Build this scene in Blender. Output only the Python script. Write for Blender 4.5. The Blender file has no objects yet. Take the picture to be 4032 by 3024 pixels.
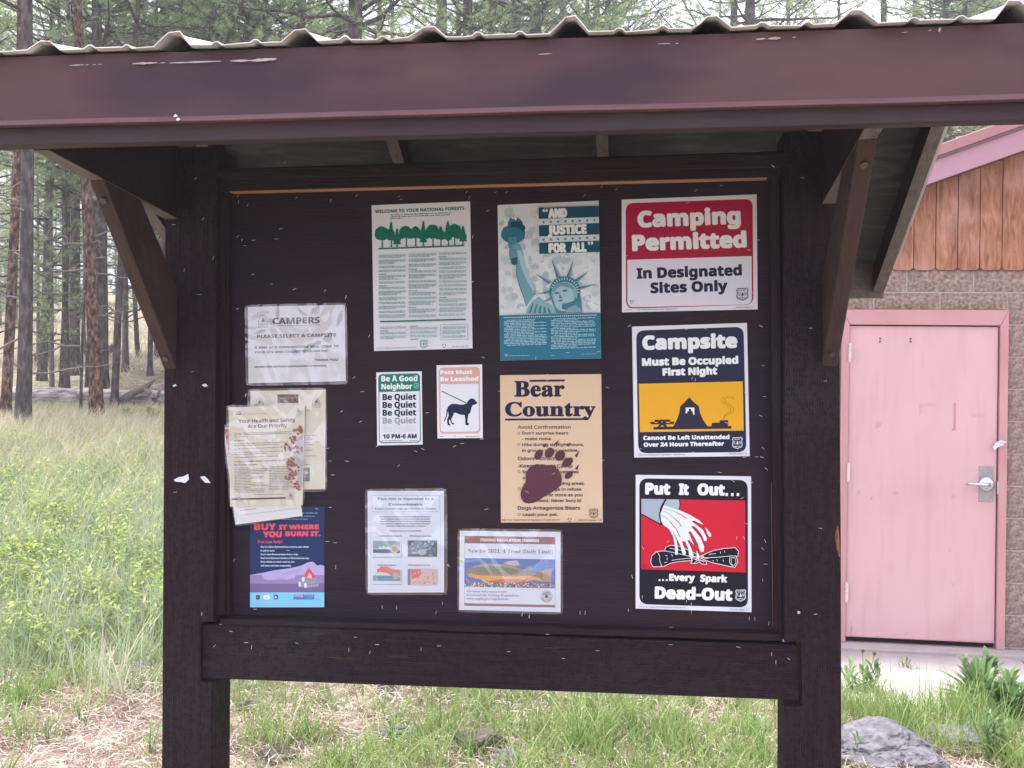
import bpy, math, random, os
import numpy as np
from mathutils import Vector, Matrix
from mathutils.geometry import tessellate_polygon

scene = bpy.context.scene
COL = scene.collection
R = math.radians

# ------------------------------------------------------------------ camera
F = 4272.0                       # focal length in pixels of the 4032 x 3024 frame
CAMR = ((0.9924614, -0.00347959, 0.1225082),
        (0.00247109, 0.99996181, 0.00838305),
        (-0.12253269, -0.00801713, 0.9924321))   # rows: right, down, forward (X right, down, in)
def _w(r): return Vector((r[0], r[2], -r[1]))
RIGHT, DOWN, FWD = _w(CAMR[0]), _w(CAMR[1]), _w(CAMR[2])
EYE = Vector((0, 0, 1.6))
cd = bpy.data.cameras.new("camera"); cam = bpy.data.objects.new("camera", cd); COL.objects.link(cam)
m3 = Matrix((RIGHT, -DOWN, -FWD)).transposed()
cam.matrix_world = Matrix.Translation(EYE) @ m3.to_4x4()
cd.sensor_width = 36.0; cd.lens = 36.0 * F / 4032.0; cd.clip_end = 3000; cd.clip_start = 0.05
cd.dof.use_dof = False
scene.camera = cam

# ------------------------------------------------------------------ light
SUN_EL, SUN_AZ = 70.0, 282.0      # azimuth clockwise from +Y (high on the left)
world = bpy.data.worlds.new("World"); scene.world = world; world.use_nodes = True
wn = world.node_tree; wn.nodes.clear()
wo = wn.nodes.new("ShaderNodeOutputWorld"); bg = wn.nodes.new("ShaderNodeBackground")
sky = wn.nodes.new("ShaderNodeTexSky"); sky.sky_type = 'NISHITA'; sky.sun_disc = False
sky.sun_elevation = R(SUN_EL); sky.sun_rotation = R(SUN_AZ); sky.dust_density = 2.5; sky.air_density = 1.0
tc = wn.nodes.new("ShaderNodeTexCoord"); mp = wn.nodes.new("ShaderNodeMapping")
mp.inputs['Scale'].default_value = (1, 1, 2.2)
cn = wn.nodes.new("ShaderNodeTexNoise"); cn.inputs['Scale'].default_value = 2.6; cn.inputs['Detail'].default_value = 6
cn.inputs['Roughness'].default_value = 0.55
cr = wn.nodes.new("ShaderNodeValToRGB"); cr.color_ramp.elements[0].position = 0.30; cr.color_ramp.elements[1].position = 0.52
mx = wn.nodes.new("ShaderNodeMix"); mx.data_type = 'RGBA'
mx.inputs[7].default_value = (9.4, 9.1, 10.6, 1)      # lit cloud
wn.links.new(tc.outputs['Generated'], mp.inputs[0]); wn.links.new(mp.outputs[0], cn.inputs['Vector'])
wn.links.new(cn.outputs['Fac'], cr.inputs[0]); wn.links.new(cr.outputs[0], mx.inputs[0])
wn.links.new(sky.outputs[0], mx.inputs[6]); wn.links.new(mx.outputs[2], bg.inputs[0]); wn.links.new(bg.outputs[0], wo.inputs[0])
bg.inputs[1].default_value = 0.12
sd = bpy.data.lights.new("sun", 'SUN'); sun = bpy.data.objects.new("sun", sd); COL.objects.link(sun)
sd.energy = 4.6; sd.angle = R(12); sd.color = (1.0, 0.96, 0.9)
az = R(SUN_AZ); el = R(SUN_EL)
sdir = Vector((math.sin(az) * math.cos(el), math.cos(az) * math.cos(el), math.sin(el)))
sun.rotation_euler = (-sdir).to_track_quat('-Z', 'Y').to_euler(); sun.location = (0, 0, 30)
vs = scene.view_settings; vs.view_transform = 'Standard'; vs.look = 'None'; vs.gamma = 1.0
vs.exposure = 1.2; vs.use_curve_mapping = False
scene.cycles.max_bounces = 6; scene.cycles.diffuse_bounces = 3; scene.cycles.transparent_max_bounces = 8
scene.cycles.caustics_reflective = False; scene.cycles.caustics_refractive = False

# ------------------------------------------------------------------ measuring helpers
def ray(px, py):
    return RIGHT * ((px - 2016) / F) + DOWN * ((py - 1512) / F) + FWD
def at(px, py, Y):
    d = ray(px, py); return EYE + d * (Y / d.y)

# ------------------------------------------------------------------ materials
def lin(c):
    c = c / 255.0
    return c / 12.92 if c <= 0.04045 else ((c + 0.055) / 1.055) ** 2.4
REF = tuple(lin(v) for v in (202, 197, 209))       # how 0.8 white paper shows on the board
_pm = {}
def pc(r, g, b, rough=0.45):
    """printed colour seen as r,g,b on the shaded board -> its own base colour"""
    k = (r, g, b, rough)
    if k not in _pm:
        c = [min(0.86, (0.655, 0.695, 0.79)[i] * lin(v) / REF[i]) for i, v in enumerate((r, g, b))]
        m = bpy.data.materials.new("print_ink"); m.use_nodes = True
        p = m.node_tree.nodes['Principled BSDF']; p.inputs['Base Color'].default_value = (*c, 1)
        p.inputs['Roughness'].default_value = rough; p.inputs['Specular IOR Level'].default_value = 0.18
        _pm[k] = m
    return _pm[k]

def noisemat(name, stops, scale=5, stretch=(1, 1, 1), detail=6, rough=0.8, bump=0.2, bscale=None, bstretch=None,
             bdist=0.01, spec=0.3, patches=None, rndattr=False, distort=0.0, metallic=0.0, transl=0.0, rough_noise=0.0, lines=None):
    m = bpy.data.materials.new(name); m.use_nodes = True
    nt = m.node_tree; N = nt.nodes; L = nt.links; p = N['Principled BSDF']
    p.inputs['Roughness'].default_value = rough; p.inputs['Specular IOR Level'].default_value = spec
    p.inputs['Metallic'].default_value = metallic
    t = N.new("ShaderNodeTexCoord"); mp = N.new("ShaderNodeMapping"); mp.inputs['Scale'].default_value = stretch
    L.new(t.outputs['Object'], mp.inputs[0])
    n = N.new("ShaderNodeTexNoise"); n.inputs['Scale'].default_value = scale; n.inputs['Detail'].default_value = detail
    n.inputs['Distortion'].default_value = distort
    L.new(mp.outputs[0], n.inputs['Vector'])
    r = N.new("ShaderNodeValToRGB"); e = r.color_ramp.elements
    while len(e) < len(stops): e.new(0.5)
    for i, (pos, c) in enumerate(stops): e[i].position = pos; e[i].color = (*c, 1)
    if rndattr:
        a = N.new("ShaderNodeAttribute"); a.attribute_name = 'rnd'
        L.new(a.outputs['Fac'], r.inputs[0])
    else: L.new(n.outputs['Fac'], r.inputs[0])
    col = r.outputs[0]
    for (pcol, pscale, lo, hi, pst, amt) in (patches or []):
        mp2 = N.new("ShaderNodeMapping"); mp2.inputs['Scale'].default_value = pst; L.new(t.outputs['Object'], mp2.inputs[0])
        n2 = N.new("ShaderNodeTexNoise"); n2.inputs['Scale'].default_value = pscale; n2.inputs['Detail'].default_value = 5
        L.new(mp2.outputs[0], n2.inputs['Vector'])
        mr = N.new("ShaderNodeMapRange"); mr.inputs[1].default_value = lo; mr.inputs[2].default_value = hi; mr.inputs[4].default_value = amt
        L.new(n2.outputs['Fac'], mr.inputs[0])
        mi = N.new("ShaderNodeMix"); mi.data_type = 'RGBA'; mi.inputs[7].default_value = (*pcol, 1)
        L.new(mr.outputs[0], mi.inputs[0]); L.new(col, mi.inputs[6]); col = mi.outputs[2]
    L.new(col, p.inputs['Base Color'])
    if bump:
        mp3 = N.new("ShaderNodeMapping"); mp3.inputs['Scale'].default_value = bstretch or stretch; L.new(t.outputs['Object'], mp3.inputs[0])
        n3 = N.new("ShaderNodeTexNoise"); n3.inputs['Scale'].default_value = bscale or scale * 2; n3.inputs['Detail'].default_value = 8
        L.new(mp3.outputs[0], n3.inputs['Vector'])
        b = N.new("ShaderNodeBump"); b.inputs['Strength'].default_value = bump; b.inputs['Distance'].default_value = bdist
        L.new(n3.outputs['Fac'], b.inputs['Height']); L.new(b.outputs[0], p.inputs['Normal'])
    if transl:
        out = N['Material Output']; tr = N.new("ShaderNodeBsdfTranslucent"); ms = N.new("ShaderNodeMixShader"); ms.inputs[0].default_value = transl
        L.new(col, tr.inputs[0]); L.new(p.outputs[0], ms.inputs[1]); L.new(tr.outputs[0], ms.inputs[2]); L.new(ms.outputs[0], out.inputs[0])
    return m

WB1, WB2 = (0.0140, 0.0070, 0.0110), (0.0240, 0.0130, 0.0180)
def stained(name, st, dash=None):
    """dark brown stained timber; st = stretch so that grain runs along the piece; dash = incising marks (along, across axis)"""
    m = noisemat(name, [(0.3, WB1), (0.7, WB2)], 9, st, 7, 0.7, 0.85, 14, st, 0.006, 0.15,
                 patches=[((0.028, 0.027, 0.035), 1.6, 0.48, 0.68, (1, 1, 1), 0.6), ((0.085, 0.04, 0.03), 14, 0.66, 0.78, st, 0.55)])
    if dash:
        nt = m.node_tree; N = nt.nodes; L = nt.links; p = N['Principled BSDF']
        t = N.new("ShaderNodeTexCoord"); sp = N.new("ShaderNodeSeparateXYZ"); cb = N.new("ShaderNodeCombineXYZ")
        L.new(t.outputs['Object'], sp.inputs[0]); L.new(sp.outputs[dash[0]], cb.inputs[0]); L.new(sp.outputs[dash[1]], cb.inputs[1])
        br = N.new("ShaderNodeTexBrick"); br.offset = 0.5; br.inputs['Scale'].default_value = 1.0
        br.inputs['Brick Width'].default_value = 0.026; br.inputs['Row Height'].default_value = 0.0066
        br.inputs['Mortar Size'].default_value = 0.0011; br.inputs['Color1'].default_value = (1, 1, 1, 1); br.inputs['Color2'].default_value = (1, 1, 1, 1)
        br.inputs['Mortar'].default_value = (0, 0, 0, 1)
        L.new(cb.outputs[0], br.inputs[0])
        nn = N.new("ShaderNodeTexNoise"); nn.inputs['Scale'].default_value = 60; L.new(t.outputs['Object'], nn.inputs[0])
        gt = N.new("ShaderNodeMath"); gt.operation = 'GREATER_THAN'; gt.inputs[1].default_value = 0.52; L.new(nn.outputs['Fac'], gt.inputs[0])
        iv = N.new("ShaderNodeMath"); iv.operation = 'SUBTRACT'; iv.inputs[0].default_value = 1.0; L.new(br.outputs['Color'], iv.inputs[1])
        mu = N.new("ShaderNodeMath"); mu.operation = 'MULTIPLY'; L.new(iv.outputs[0], mu.inputs[0]); L.new(gt.outputs[0], mu.inputs[1])
        dk = N.new("ShaderNodeMix"); dk.data_type = 'RGBA'; dk.inputs[7].default_value = (0.005, 0.003, 0.005, 1)
        oc = p.inputs['Base Color'].links[0].from_socket; L.new(mu.outputs[0], dk.inputs[0]); L.new(oc, dk.inputs[6]); L.new(dk.outputs[2], p.inputs['Base Color'])
        b2 = N.new("ShaderNodeBump"); b2.invert = True; b2.inputs['Strength'].default_value = 0.9; b2.inputs['Distance'].default_value = 0.004
        old = p.inputs['Normal'].links[0].from_socket
        L.new(old, b2.inputs['Normal']); L.new(mu.outputs[0], b2.inputs['Height']); L.new(b2.outputs[0], p.inputs['Normal'])
    return m
M = {}
M['post'] = stained("stained_post", (9, 9, 0.7), (2, 0))
M['beam'] = stained("stained_beam", (0.6, 9, 9), (0, 2))
M['trimh'] = stained("stained_trim_across", (0.6, 9, 9))
M['trimv'] = stained("stained_trim_up", (9, 9, 0.6))
M['panel'] = noisemat("painted_plywood", [(0.3, (0.0160, 0.0110, 0.0190)), (0.7, (0.0235, 0.0160, 0.0265))], 5, (0.8, 4, 8), 7, 0.62, 0.6, 22, (0.5, 3, 9), 0.004, 0.15,
     patches=[((0.036, 0.018, 0.022), 2.0, 0.5, 0.7, (1, 1, 1.4), 0.6), ((0.055, 0.05, 0.06), 30, 0.68, 0.74, (0.4, 1, 2), 0.4)])
M['rawwood'] = noisemat("bare_wood_edge", [(0.3, (0.42, 0.20, 0.10)), (0.7, (0.55, 0.28, 0.15))], 30, (0.4, 3, 3))
M['splitwood'] = noisemat("split_wood", [(0.3, (0.10, 0.045, 0.02)), (0.7, (0.26, 0.12, 0.06))], 60, (3, 3, 1))
M['weathered_lit'] = noisemat("weathered_lit_wood", [(0.3, (0.12, 0.10, 0.10)), (0.7, (0.19, 0.16, 0.155))], 12, (5, 0.7, 5), 6, 0.8, 0.4, patches=[((0.10, 0.07, 0.05), 9, 0.6, 0.7, (1, 1, 1), 0.5)])  # paler grey puts bounced ground light into undersides; rear fascia shares it
M['brace'] = noisemat("brace_wood", [(0.3, (0.040, 0.024, 0.024)), (0.7, (0.062, 0.038, 0.036))], 12, (5, 1, 1), 6, 0.7, 0.4, patches=[((0.04, 0.025, 0.03), 3, 0.5, 0.75, (1, 1, 1), 0.5)])
M['ply'] = noisemat("roof_plywood", [(0.28, (0.024, 0.026, 0.036)), (0.5, (0.048, 0.048, 0.060)), (0.72, (0.095, 0.09, 0.10))], 3.2, (0.8, 3.0, 3.0), 8, 0.85, 0.3, distort=2.2)
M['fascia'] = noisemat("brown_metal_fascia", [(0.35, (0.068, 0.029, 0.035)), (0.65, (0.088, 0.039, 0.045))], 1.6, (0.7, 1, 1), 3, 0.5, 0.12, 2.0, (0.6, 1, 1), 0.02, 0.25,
     patches=[((0.028, 0.015, 0.026), 1.25, 0.50, 0.60, (0.8, 1, 2.4), 0.85), ((0.10, 0.05, 0.06), 3.1, 0.56, 0.7, (0.6, 1, 1.6), 0.35)])  # dark smudges put soft tree shade into the colour, with some weathering
M['subfascia'] = noisemat("brown_board_fascia", [(0.3, (0.028, 0.0145, 0.021)), (0.7, (0.039, 0.0205, 0.028))], 7, (0.6, 6, 6), 6, 0.6, 0.3)
M['chip'] = noisemat("bare_metal_chip", [(0.3, (0.30, 0.27, 0.28)), (0.7, (0.42, 0.38, 0.38))], 40)
M['roofmetal'] = noisemat("cream_roof_metal", [(0.3, (0.50, 0.48, 0.50)), (0.7, (0.66, 0.63, 0.66))], 3, (1, 1, 1), 5, 0.35, 0.15, 5, None, 0.01, 0.5, patches=[((0.10, 0.06, 0.05), 30, 0.66, 0.7, (1, 1, 1), 0.7)])
M['edge'] = noisemat("brown_metal_lip", [(0.3, (0.115, 0.058, 0.068)), (0.7, (0.145, 0.076, 0.088))], 6, rough=0.35, bump=0.1)
M['staple'] = noisemat("staple_steel", [(0.3, (0.38, 0.37, 0.40)), (0.7, (0.80, 0.80, 0.83))], 5, rough=0.3, bump=0, metallic=0.5, spec=0.6)
M['bolt'] = noisemat("bolt_steel", [(0.3, (0.10, 0.07, 0.07)), (0.7, (0.16, 0.12, 0.12))], 50, rough=0.5, bump=0.1, metallic=0.6)
M['paper'] = pc(202, 197, 209, 0.6)

def laminate():
    m = bpy.data.materials.new("clear_plastic_sleeve"); m.use_nodes = True
    nt = m.node_tree; N = nt.nodes; L = nt.links; out = N['Material Output']; N.remove(N['Principled BSDF'])
    t = N.new("ShaderNodeTexCoord"); mp = N.new("ShaderNodeMapping"); mp.inputs['Scale'].default_value = (1, 1, 0.6); mp.inputs['Rotation'].default_value = (0, 0.5, 0)
    L.new(t.outputs['Object'], mp.inputs[0])
    n = N.new("ShaderNodeTexNoise"); n.inputs['Scale'].default_value = 6; n.inputs['Detail'].default_value = 1.5; n.inputs['Distortion'].default_value = 2.2
    L.new(mp.outputs[0], n.inputs['Vector'])
    b = N.new("ShaderNodeBump"); b.inputs['Strength'].default_value = 1.0; b.inputs['Distance'].default_value = 0.030
    L.new(n.outputs['Fac'], b.inputs['Height'])
    g = N.new("ShaderNodeBsdfGlossy"); g.inputs['Roughness'].default_value = 0.09; g.inputs['Color'].default_value = (0.95, 0.96, 1, 1); L.new(b.outputs[0], g.inputs['Normal'])
    tr = N.new("ShaderNodeBsdfTransparent"); tr.inputs[0].default_value = (0.98, 0.98, 0.98, 1)
    df = N.new("ShaderNodeBsdfDiffuse"); df.inputs[0].default_value = (0.5, 0.52, 0.52, 1)
    fr = N.new("ShaderNodeFresnel"); fr.inputs[0].default_value = 1.5
    mr = N.new("ShaderNodeMath"); mr.operation = 'MULTIPLY_ADD'; mr.inputs[1].default_value = 1.5; mr.inputs[2].default_value = 0.045; mr.use_clamp = True; L.new(fr.outputs[0], mr.inputs[0])
    m1 = N.new("ShaderNodeMixShader"); m1.inputs[0].default_value = 0.035; L.new(tr.outputs[0], m1.inputs[1]); L.new(df.outputs[0], m1.inputs[2])
    m2 = N.new("ShaderNodeMixShader"); L.new(mr.outputs[0], m2.inputs[0]); L.new(m1.outputs[0], m2.inputs[1]); L.new(g.outputs[0], m2.inputs[2])
    L.new(m2.outputs[0], out.inputs[0]); return m
M['laminate'] = laminate()

# ------------------------------------------------------------------ objects
def tag(o, label=None, cat=None, group=None, kind=None):
    if label: o['label'] = label
    if cat: o['category'] = cat
    if group: o['group'] = group
    if kind: o['kind'] = kind
    return o
def empty(name, loc, label, cat, group=None, rot=None):
    o = bpy.data.objects.new(name, None); COL.objects.link(o); o.location = loc; o.empty_display_size = 0.1
    if rot is not None: o.rotation_mode = 'QUATERNION'; o.rotation_quaternion = rot
    return tag(o, label, cat, group)

OFF = {}
class MB:
    def __init__(s): s.v = []; s.f = []; s.m = []; s.mats = []; s.smooth = False
    def mi(s, mat):
        if mat not in s.mats: s.mats.append(mat)
        return s.mats.index(mat)
    def face(s, pts, mat):
        i = len(s.v); s.v += [tuple(p) for p in pts]; s.f.append(tuple(range(i, i + len(pts)))); s.m.append(s.mi(mat))
    def poly(s, pts, mat):
        """flat, possibly concave polygon, triangulated"""
        i = len(s.v); s.v += [tuple(p) for p in pts]; k = s.mi(mat)
        for t in tessellate_polygon([[Vector(p) for p in pts]]):
            s.f.append((i + t[0], i + t[1], i + t[2])); s.m.append(k)
    def hexa(s, a, b, mat, caps=True):
        """a, b: matching rings of n points; closed prism"""
        n = len(a); i = len(s.v); s.v += [tuple(p) for p in a] + [tuple(p) for p in b]; k = s.mi(mat)
        for j in range(n): s.f.append((i + j, i + (j + 1) % n, i + n + (j + 1) % n, i + n + j)); s.m.append(k)
        if caps:
            for base, ring, rev in ((i, a, True), (i + n, b, False)):
                for t in tessellate_polygon([[Vector(p) for p in ring]]):
                    q = (base + t[0], base + t[1], base + t[2]); s.f.append(q); s.m.append(k)
    def box(s, x0, x1, y0, y1, z0, z1, mat):
        s.hexa([(x0, y0, z0), (x1, y0, z0), (x1, y1, z0), (x0, y1, z0)], [(x0, y0, z1), (x1, y0, z1), (x1, y1, z1), (x0, y1, z1)], mat)
    def tube(s, path, rad, mat, n=8, cap=True):
        path = [Vector(p) for p in path]; k = s.mi(mat); rings = []
        for j, p in enumerate(path):
            d = (path[min(j + 1, len(path) - 1)] - path[max(j - 1, 0)]).normalized()
            a = d.orthogonal().normalized() if abs(d.z) < 0.9 else Vector((1, 0, 0)).cross(d).normalized()
            b = d.cross(a); r = rad[j] if hasattr(rad, '__len__') else rad
            i = len(s.v); rings.append(i)
            for q in range(n):
                t = 2 * math.pi * q / n; s.v.append(tuple(p + (a * math.cos(t) + b * math.sin(t)) * r))
        for j in range(len(rings) - 1):
            for q in range(n):
                s.f.append((rings[j] + q, rings[j] + (q + 1) % n, rings[j + 1] + (q + 1) % n, rings[j + 1] + q)); s.m.append(k)
        if cap:
            s.f.append(tuple(rings[0] + q for q in range(n))[::-1]); s.m.append(k)
            s.f.append(tuple(rings[-1] + q for q in range(n))); s.m.append(k)
    def build(s, name, parent=None, bevel=0.0, label=None, kind=None, smooth=False):
        off = Vector((0, 0, 0))
        if parent is not None: off = OFF.get(parent.name, Vector(parent.location))
        me = bpy.data.meshes.new(name)
        me.from_pydata([(p[0] - off.x, p[1] - off.y, p[2] - off.z) for p in s.v], [], s.f)
        for m in s.mats: me.materials.append(m)
        me.polygons.foreach_set('material_index', s.m)
        if smooth: me.polygons.foreach_set('use_smooth', [True] * len(me.polygons))
        me.update()
        o = bpy.data.objects.new(name, me); COL.objects.link(o)
        if parent is not None: o.parent = parent
        OFF[o.name] = off
        if bevel:
            import bmesh
            bm = bmesh.new(); bm.from_mesh(me); bmesh.ops.remove_doubles(bm, verts=bm.verts, dist=1e-5); bmesh.ops.recalc_face_normals(bm, faces=bm.faces); bm.to_mesh(me); bm.free()
            b = o.modifiers.new('bevel', 'BEVEL'); b.width = bevel; b.segments = 2; b.limit_method = 'ANGLE'; b.angle_limit = R(35)
        if label: o['label'] = label
        if kind: o['kind'] = kind
        return o
def copyobj(o, parent, loc=None, rot=None, scale=None):
    c = o.copy(); COL.objects.link(c); c.parent = parent
    if loc is not None: c.location = loc
    if rot is not None: c.rotation_euler = rot
    if scale is not None: c.scale = scale
    return c
rng = np.random.default_rng(7); random.seed(7)
# ================================================================== KIOSK (notice board under a small roof)
YP, YB, YF = 2.93, 3.0, 2.20           # post fronts, panel face, fascia face
PD = 0.14
kiosk = empty("notice_kiosk", (-0.43, 3.0, 0.0), "dark brown timber notice kiosk with a metal roof and a posted board", "notice board")

def yz(P): return (P.y, P.z)
# posts, notched for the beam (outline measured on the front face, extruded to full depth)
def front_poly(pts, Y): return [at(x, y, Y) for x, y in pts]
def extr(mb, pts, dy, mat):
    a = [tuple(p) for p in pts]; b = [(p[0], p[1] + dy, p[2]) for p in pts]
    mb.hexa(a, b, mat)
XL0, XL1 = at(645, 1500, YP).x, at(845, 1500, YP).x
XR0, XR1 = at(3088, 1800, YP).x, at(3306, 1800, YP).x
zt = at(2016, 575, YP).z + 0.02
bz1 = at(797, 2452, YP).z; bz0 = at(793, 2684, YP).z
rz1 = at(3139, 2530, YP).z; rz0 = at(3148, 2782, YP).z
nl, nr = at(788, 2500, YP).x, at(3152, 2600, YP).x
mb = MB(); extr(mb, [(XL0, YP, -0.25), (XL1 - .003, YP, -0.25), (XL1 - .003, YP, bz0), (nl, YP, bz0), (nl + .001, YP, bz1), (XL1, YP, bz1 + .002), (XL1 + 0.006, YP, zt), (XL0, YP, zt)], PD, M['post'])
mb.build("post", kiosk, 0.004)
lean = 0.004
mb = MB(); extr(mb, [(XR0 - .003, YP, -0.25), (XR1 + lean * 2.2, YP, -0.25), (XR1 + lean, YP, 1.2), (XR1 - lean, YP, zt), (XR0 - .004, YP, zt), (XR0, YP, rz1), (nr, YP, rz1), (nr + .004, YP, rz0), (XR0, YP, rz0)], PD, M['post'])
mb.build("post", kiosk, 0.004)
# torn strip of bare wood on the right post's edge
mb = MB()
pts = [at(x, y, YP - .0015) for x, y in ((3300, 2068), (3306, 2120), (3309, 2195), (3303, 2190), (3292, 2150), (3288, 2110), (3294, 2080))]
mb.poly(pts, M['splitwood']); mb.build("bare_wood_split", kiosk)
# beam
mb = MB(); Yb_ = YP + 0.012
a = [at(797, 2459, Yb_), at(3139, 2541, Yb_), at(3148, 2758, Yb_), at(793, 2671, Yb_)]
extr(mb, a, 0.04, M['beam']); mb.build("lower_beam", kiosk, 0.003)
# plywood panel and its trim
pa = at(899, 757, YB); pb = at(3031, 2440, YB)
px0, px1 = at(860, 1500, YB).x, at(3083, 1500, YB).x
mb = MB(); mb.box(px0, px1, YB, YB + 0.018, at(2016, 2480, YB).z - .01, at(2016, 640, YB).z, M['panel']); panel = mb.build("plywood_panel", kiosk)
zT = at(960, 756, YB).z; zTr = at(3000, 703, YB).z; zB = at(900, 2418, YB).z; zBr = at(3050, 2481, YB).z
xi0 = at(904, 1400, YB).x; xi1 = at(3033, 1500, YB).x
xm0 = at(880, 1400, YP + .03).x
def hboard(name, y0, y1, Y, dy, mat, xa=None, xb=None, bev=.002):
    """board whose top follows pixel rows y0=(left,right), bottom y1"""
    xa = xa or 860; xb = xb or 3080
    q = lambda x, yy: at(x, yy[0] + (yy[1] - yy[0]) * (x - 900) / 2130.0, Y)
    mb = MB(); extr(mb, [q(xa, y0), q(xb, y0), q(xb, y1), q(xa, y1)], dy, mat); return mb.build(name, kiosk, bev)
hboard("header_board", (664, 596), (701, 653), YP + 0.015, 0.05, M['trimh'], 800, 3160)
hboard("header_board", (668, 600), (703, 655), YP - 0.012, 0.026, M['trimh'], 858, 3108)
hboard("trim_strip", (703, 655), (752, 697), YP + 0.022, 0.047, M['trimh'], 868, 3075)
hboard("unpainted_strip", (753.5, 698), (757, 702), YP + 0.026, 0.03, M['rawwood'], 906, 3020, 0)
def vboard(name, x0, x1, Y, dy, mat, ya, yb, bev=.002):
    """x0,x1 = (top,bottom) pixel columns"""
    mb = MB(); extr(mb, [at(x0[0], ya, Y), at(x1[0], ya, Y), at(x1[1], yb, Y), at(x0[1], yb, Y)], dy, mat); return mb.build(name, kiosk, bev)
vboard("trim_strip", (856, 846), (884, 884), YP + 0.03, 0.04, M['trimv'], 700, 2422)
vboard("trim_strip", (880, 878), (900, 903), YP + 0.045, 0.022, M['trimv'], 745, 2420)
vboard("unpainted_strip", (901.5, 905), (905, 907.5), YB - 0.004, 0.004, M['rawwood'], 760, 1500, 0)
vboard("unpainted_strip", (3037, 3043), (3040, 3046), YB - 0.003, 0.003, M['rawwood'], 1900, 2475, 0)
vboard("trim_strip", (3032, 3050), (3068, 3088), YP + 0.03, 0.04, M['trimv'], 690, 2492)
# sill: sloping top face and front face
q = [at(866, 2440, YP + .018), at(3080, 2503, YP + .018)]
mb = MB()
A0, A1 = at(866, 2437, YP + .02), at(3082, 2497, YP + .02)
mb.hexa([(A0.x, YP + .02, A0.z - .016), (A0.x, YP + .02, A0.z), (A0.x, YB - .0005, at(880, 2418, YB).z), (A0.x, YB - .0005, A0.z - .016)],
        [(A1.x, YP + .02, A1.z - .019), (A1.x, YP + .02, A1.z), (A1.x, YB - .0005, at(3052, 2481, YB).z), (A1.x, YB - .0005, A1.z - .019)], M['trimh'])
mb.build("sill", kiosk, .0015)

# outriggers and knee braces (profiles in the depth / height plane)
oZ = at(651, 859, YP).z
def outrigger(x0, x1, zb, zf):
    mb = MB(); prof = [(YP - .001, zb), (2.262, zf), (2.262, zf + .17), (YP - .001, zb + .235)]
    mb.hexa([(x0, y, z) for y, z in prof], [(x1, y, z) for y, z in prof], M['post']); mb.build("outrigger", kiosk, .003)
    mb = MB(); prof = [(YP, zb - .0022), (2.264, zf - .0022), (2.264, zf - .0005), (YP, zb - .0005)]
    mb.hexa([(x0 + .001, y, z) for y, z in prof], [(x1 - .001, y, z) for y, z in prof], M['weathered_lit']); mb.build("outrigger_lit_underside", kiosk)  # pale skin: light from the ground painted on the underside
zfl = oZ + (YP - 2.262) * .068
outrigger(XL0, XL0 + .038, oZ, zfl)
oZr = at(3237, 799, YP).z
XO = at(3237, 799, YP).x
outrigger(XO, XO + .040, oZr, oZr + (YP - 2.262) * .115)
def brace(x0, x1, zo, sl, zbot, ytop):
    zt_ = lambda y: zo + (YP - y) * sl - .003
    prof = [(ytop, zt_(ytop)), (YP - .001, zbot), (YP - .001, zbot + .235), (ytop + .196, zt_(ytop + .196))]
    mb = MB(); mb.hexa([(x0, y, z) for y, z in prof], [(x1, y, z) for y, z in prof], M['brace']); mb.build("knee_brace", kiosk, .003)
    mid = Vector(((x0 + x1) / 2, 0, 0)); d = Vector((0, YP - ytop, zbot - zt_(ytop))).normalized(); nrm = Vector((0, d.z, -d.y))
    for t in (0.09, 0.93):
        p = Vector(((x0 + x1) / 2, ytop + (YP - ytop) * t, zt_(ytop) + (zbot - zt_(ytop)) * t))
        mb = MB(); mb.tube([p + nrm * .002, p - nrm * -.008 if nrm.y < 0 else p - nrm * .006], .0085, M['bolt'], 10); mb.build("bolt", kiosk)
brace(XL0 + .0005, XL0 + .0385, oZ, .068, at(644, 1454, YP).z, 2.507)
brace(XO, XO + .040, oZr, .115, at(3240, 1443, YP).z, 2.44)

# fascia: folded metal over a board
XFL, XFR = -1.78, 0.90
def zat(px, py, Y): return at(px, py, Y).z
def rowline(yl, yr, Y):
    a, b = at(0, yl, Y), at(4032, yr, Y); s = (b.z - a.z) / (b.x - a.x)
    return lambda x: a.z + s * (x - a.x)
fT, fL, fB = rowline(226, 91, YF), rowline(497, 394, YF), rowline(576, 474, YF + .016)
mb = MB(); N = 40
xs = [XFL + (XFR - XFL) * i / N for i in range(N + 1)]
prof = lambda x: [(YF + .012, fT(x) + .002), (YF + .001, fT(x)), (YF, fT(x) - .02), (YF, fL(x) + .012), (YF - .007, fL(x) + .003), (YF - .007, fL(x)), (YF + .012, fL(x) - .001)]
for i in range(N):
    p, q_ = prof(xs[i]), prof(xs[i + 1])
    wob = lambda x: 0.0022 * math.sin(x * 5.1) + 0.0015 * math.sin(x * 13 + 1)
    for k in range(len(p) - 1):
        mt = M['edge'] if k in (3, 4, 5) else M['fascia']  # lip paler than the face: caught light put into its colour
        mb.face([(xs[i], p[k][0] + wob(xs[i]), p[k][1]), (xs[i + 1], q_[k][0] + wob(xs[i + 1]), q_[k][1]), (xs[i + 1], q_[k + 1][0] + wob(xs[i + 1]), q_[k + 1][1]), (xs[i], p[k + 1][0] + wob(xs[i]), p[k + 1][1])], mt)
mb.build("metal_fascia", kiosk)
mb = MB(); extr(mb, [(XFL, YF + .016, fB(XFL)), (XFR, YF + .016, fB(XFR)), (XFR, YF + .016, fT(XFR) - .015), (XFL, YF + .016, fT(XFL) - .015)], 0.038, M['subfascia'])
mb.build("board_fascia", kiosk, .003)
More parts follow.
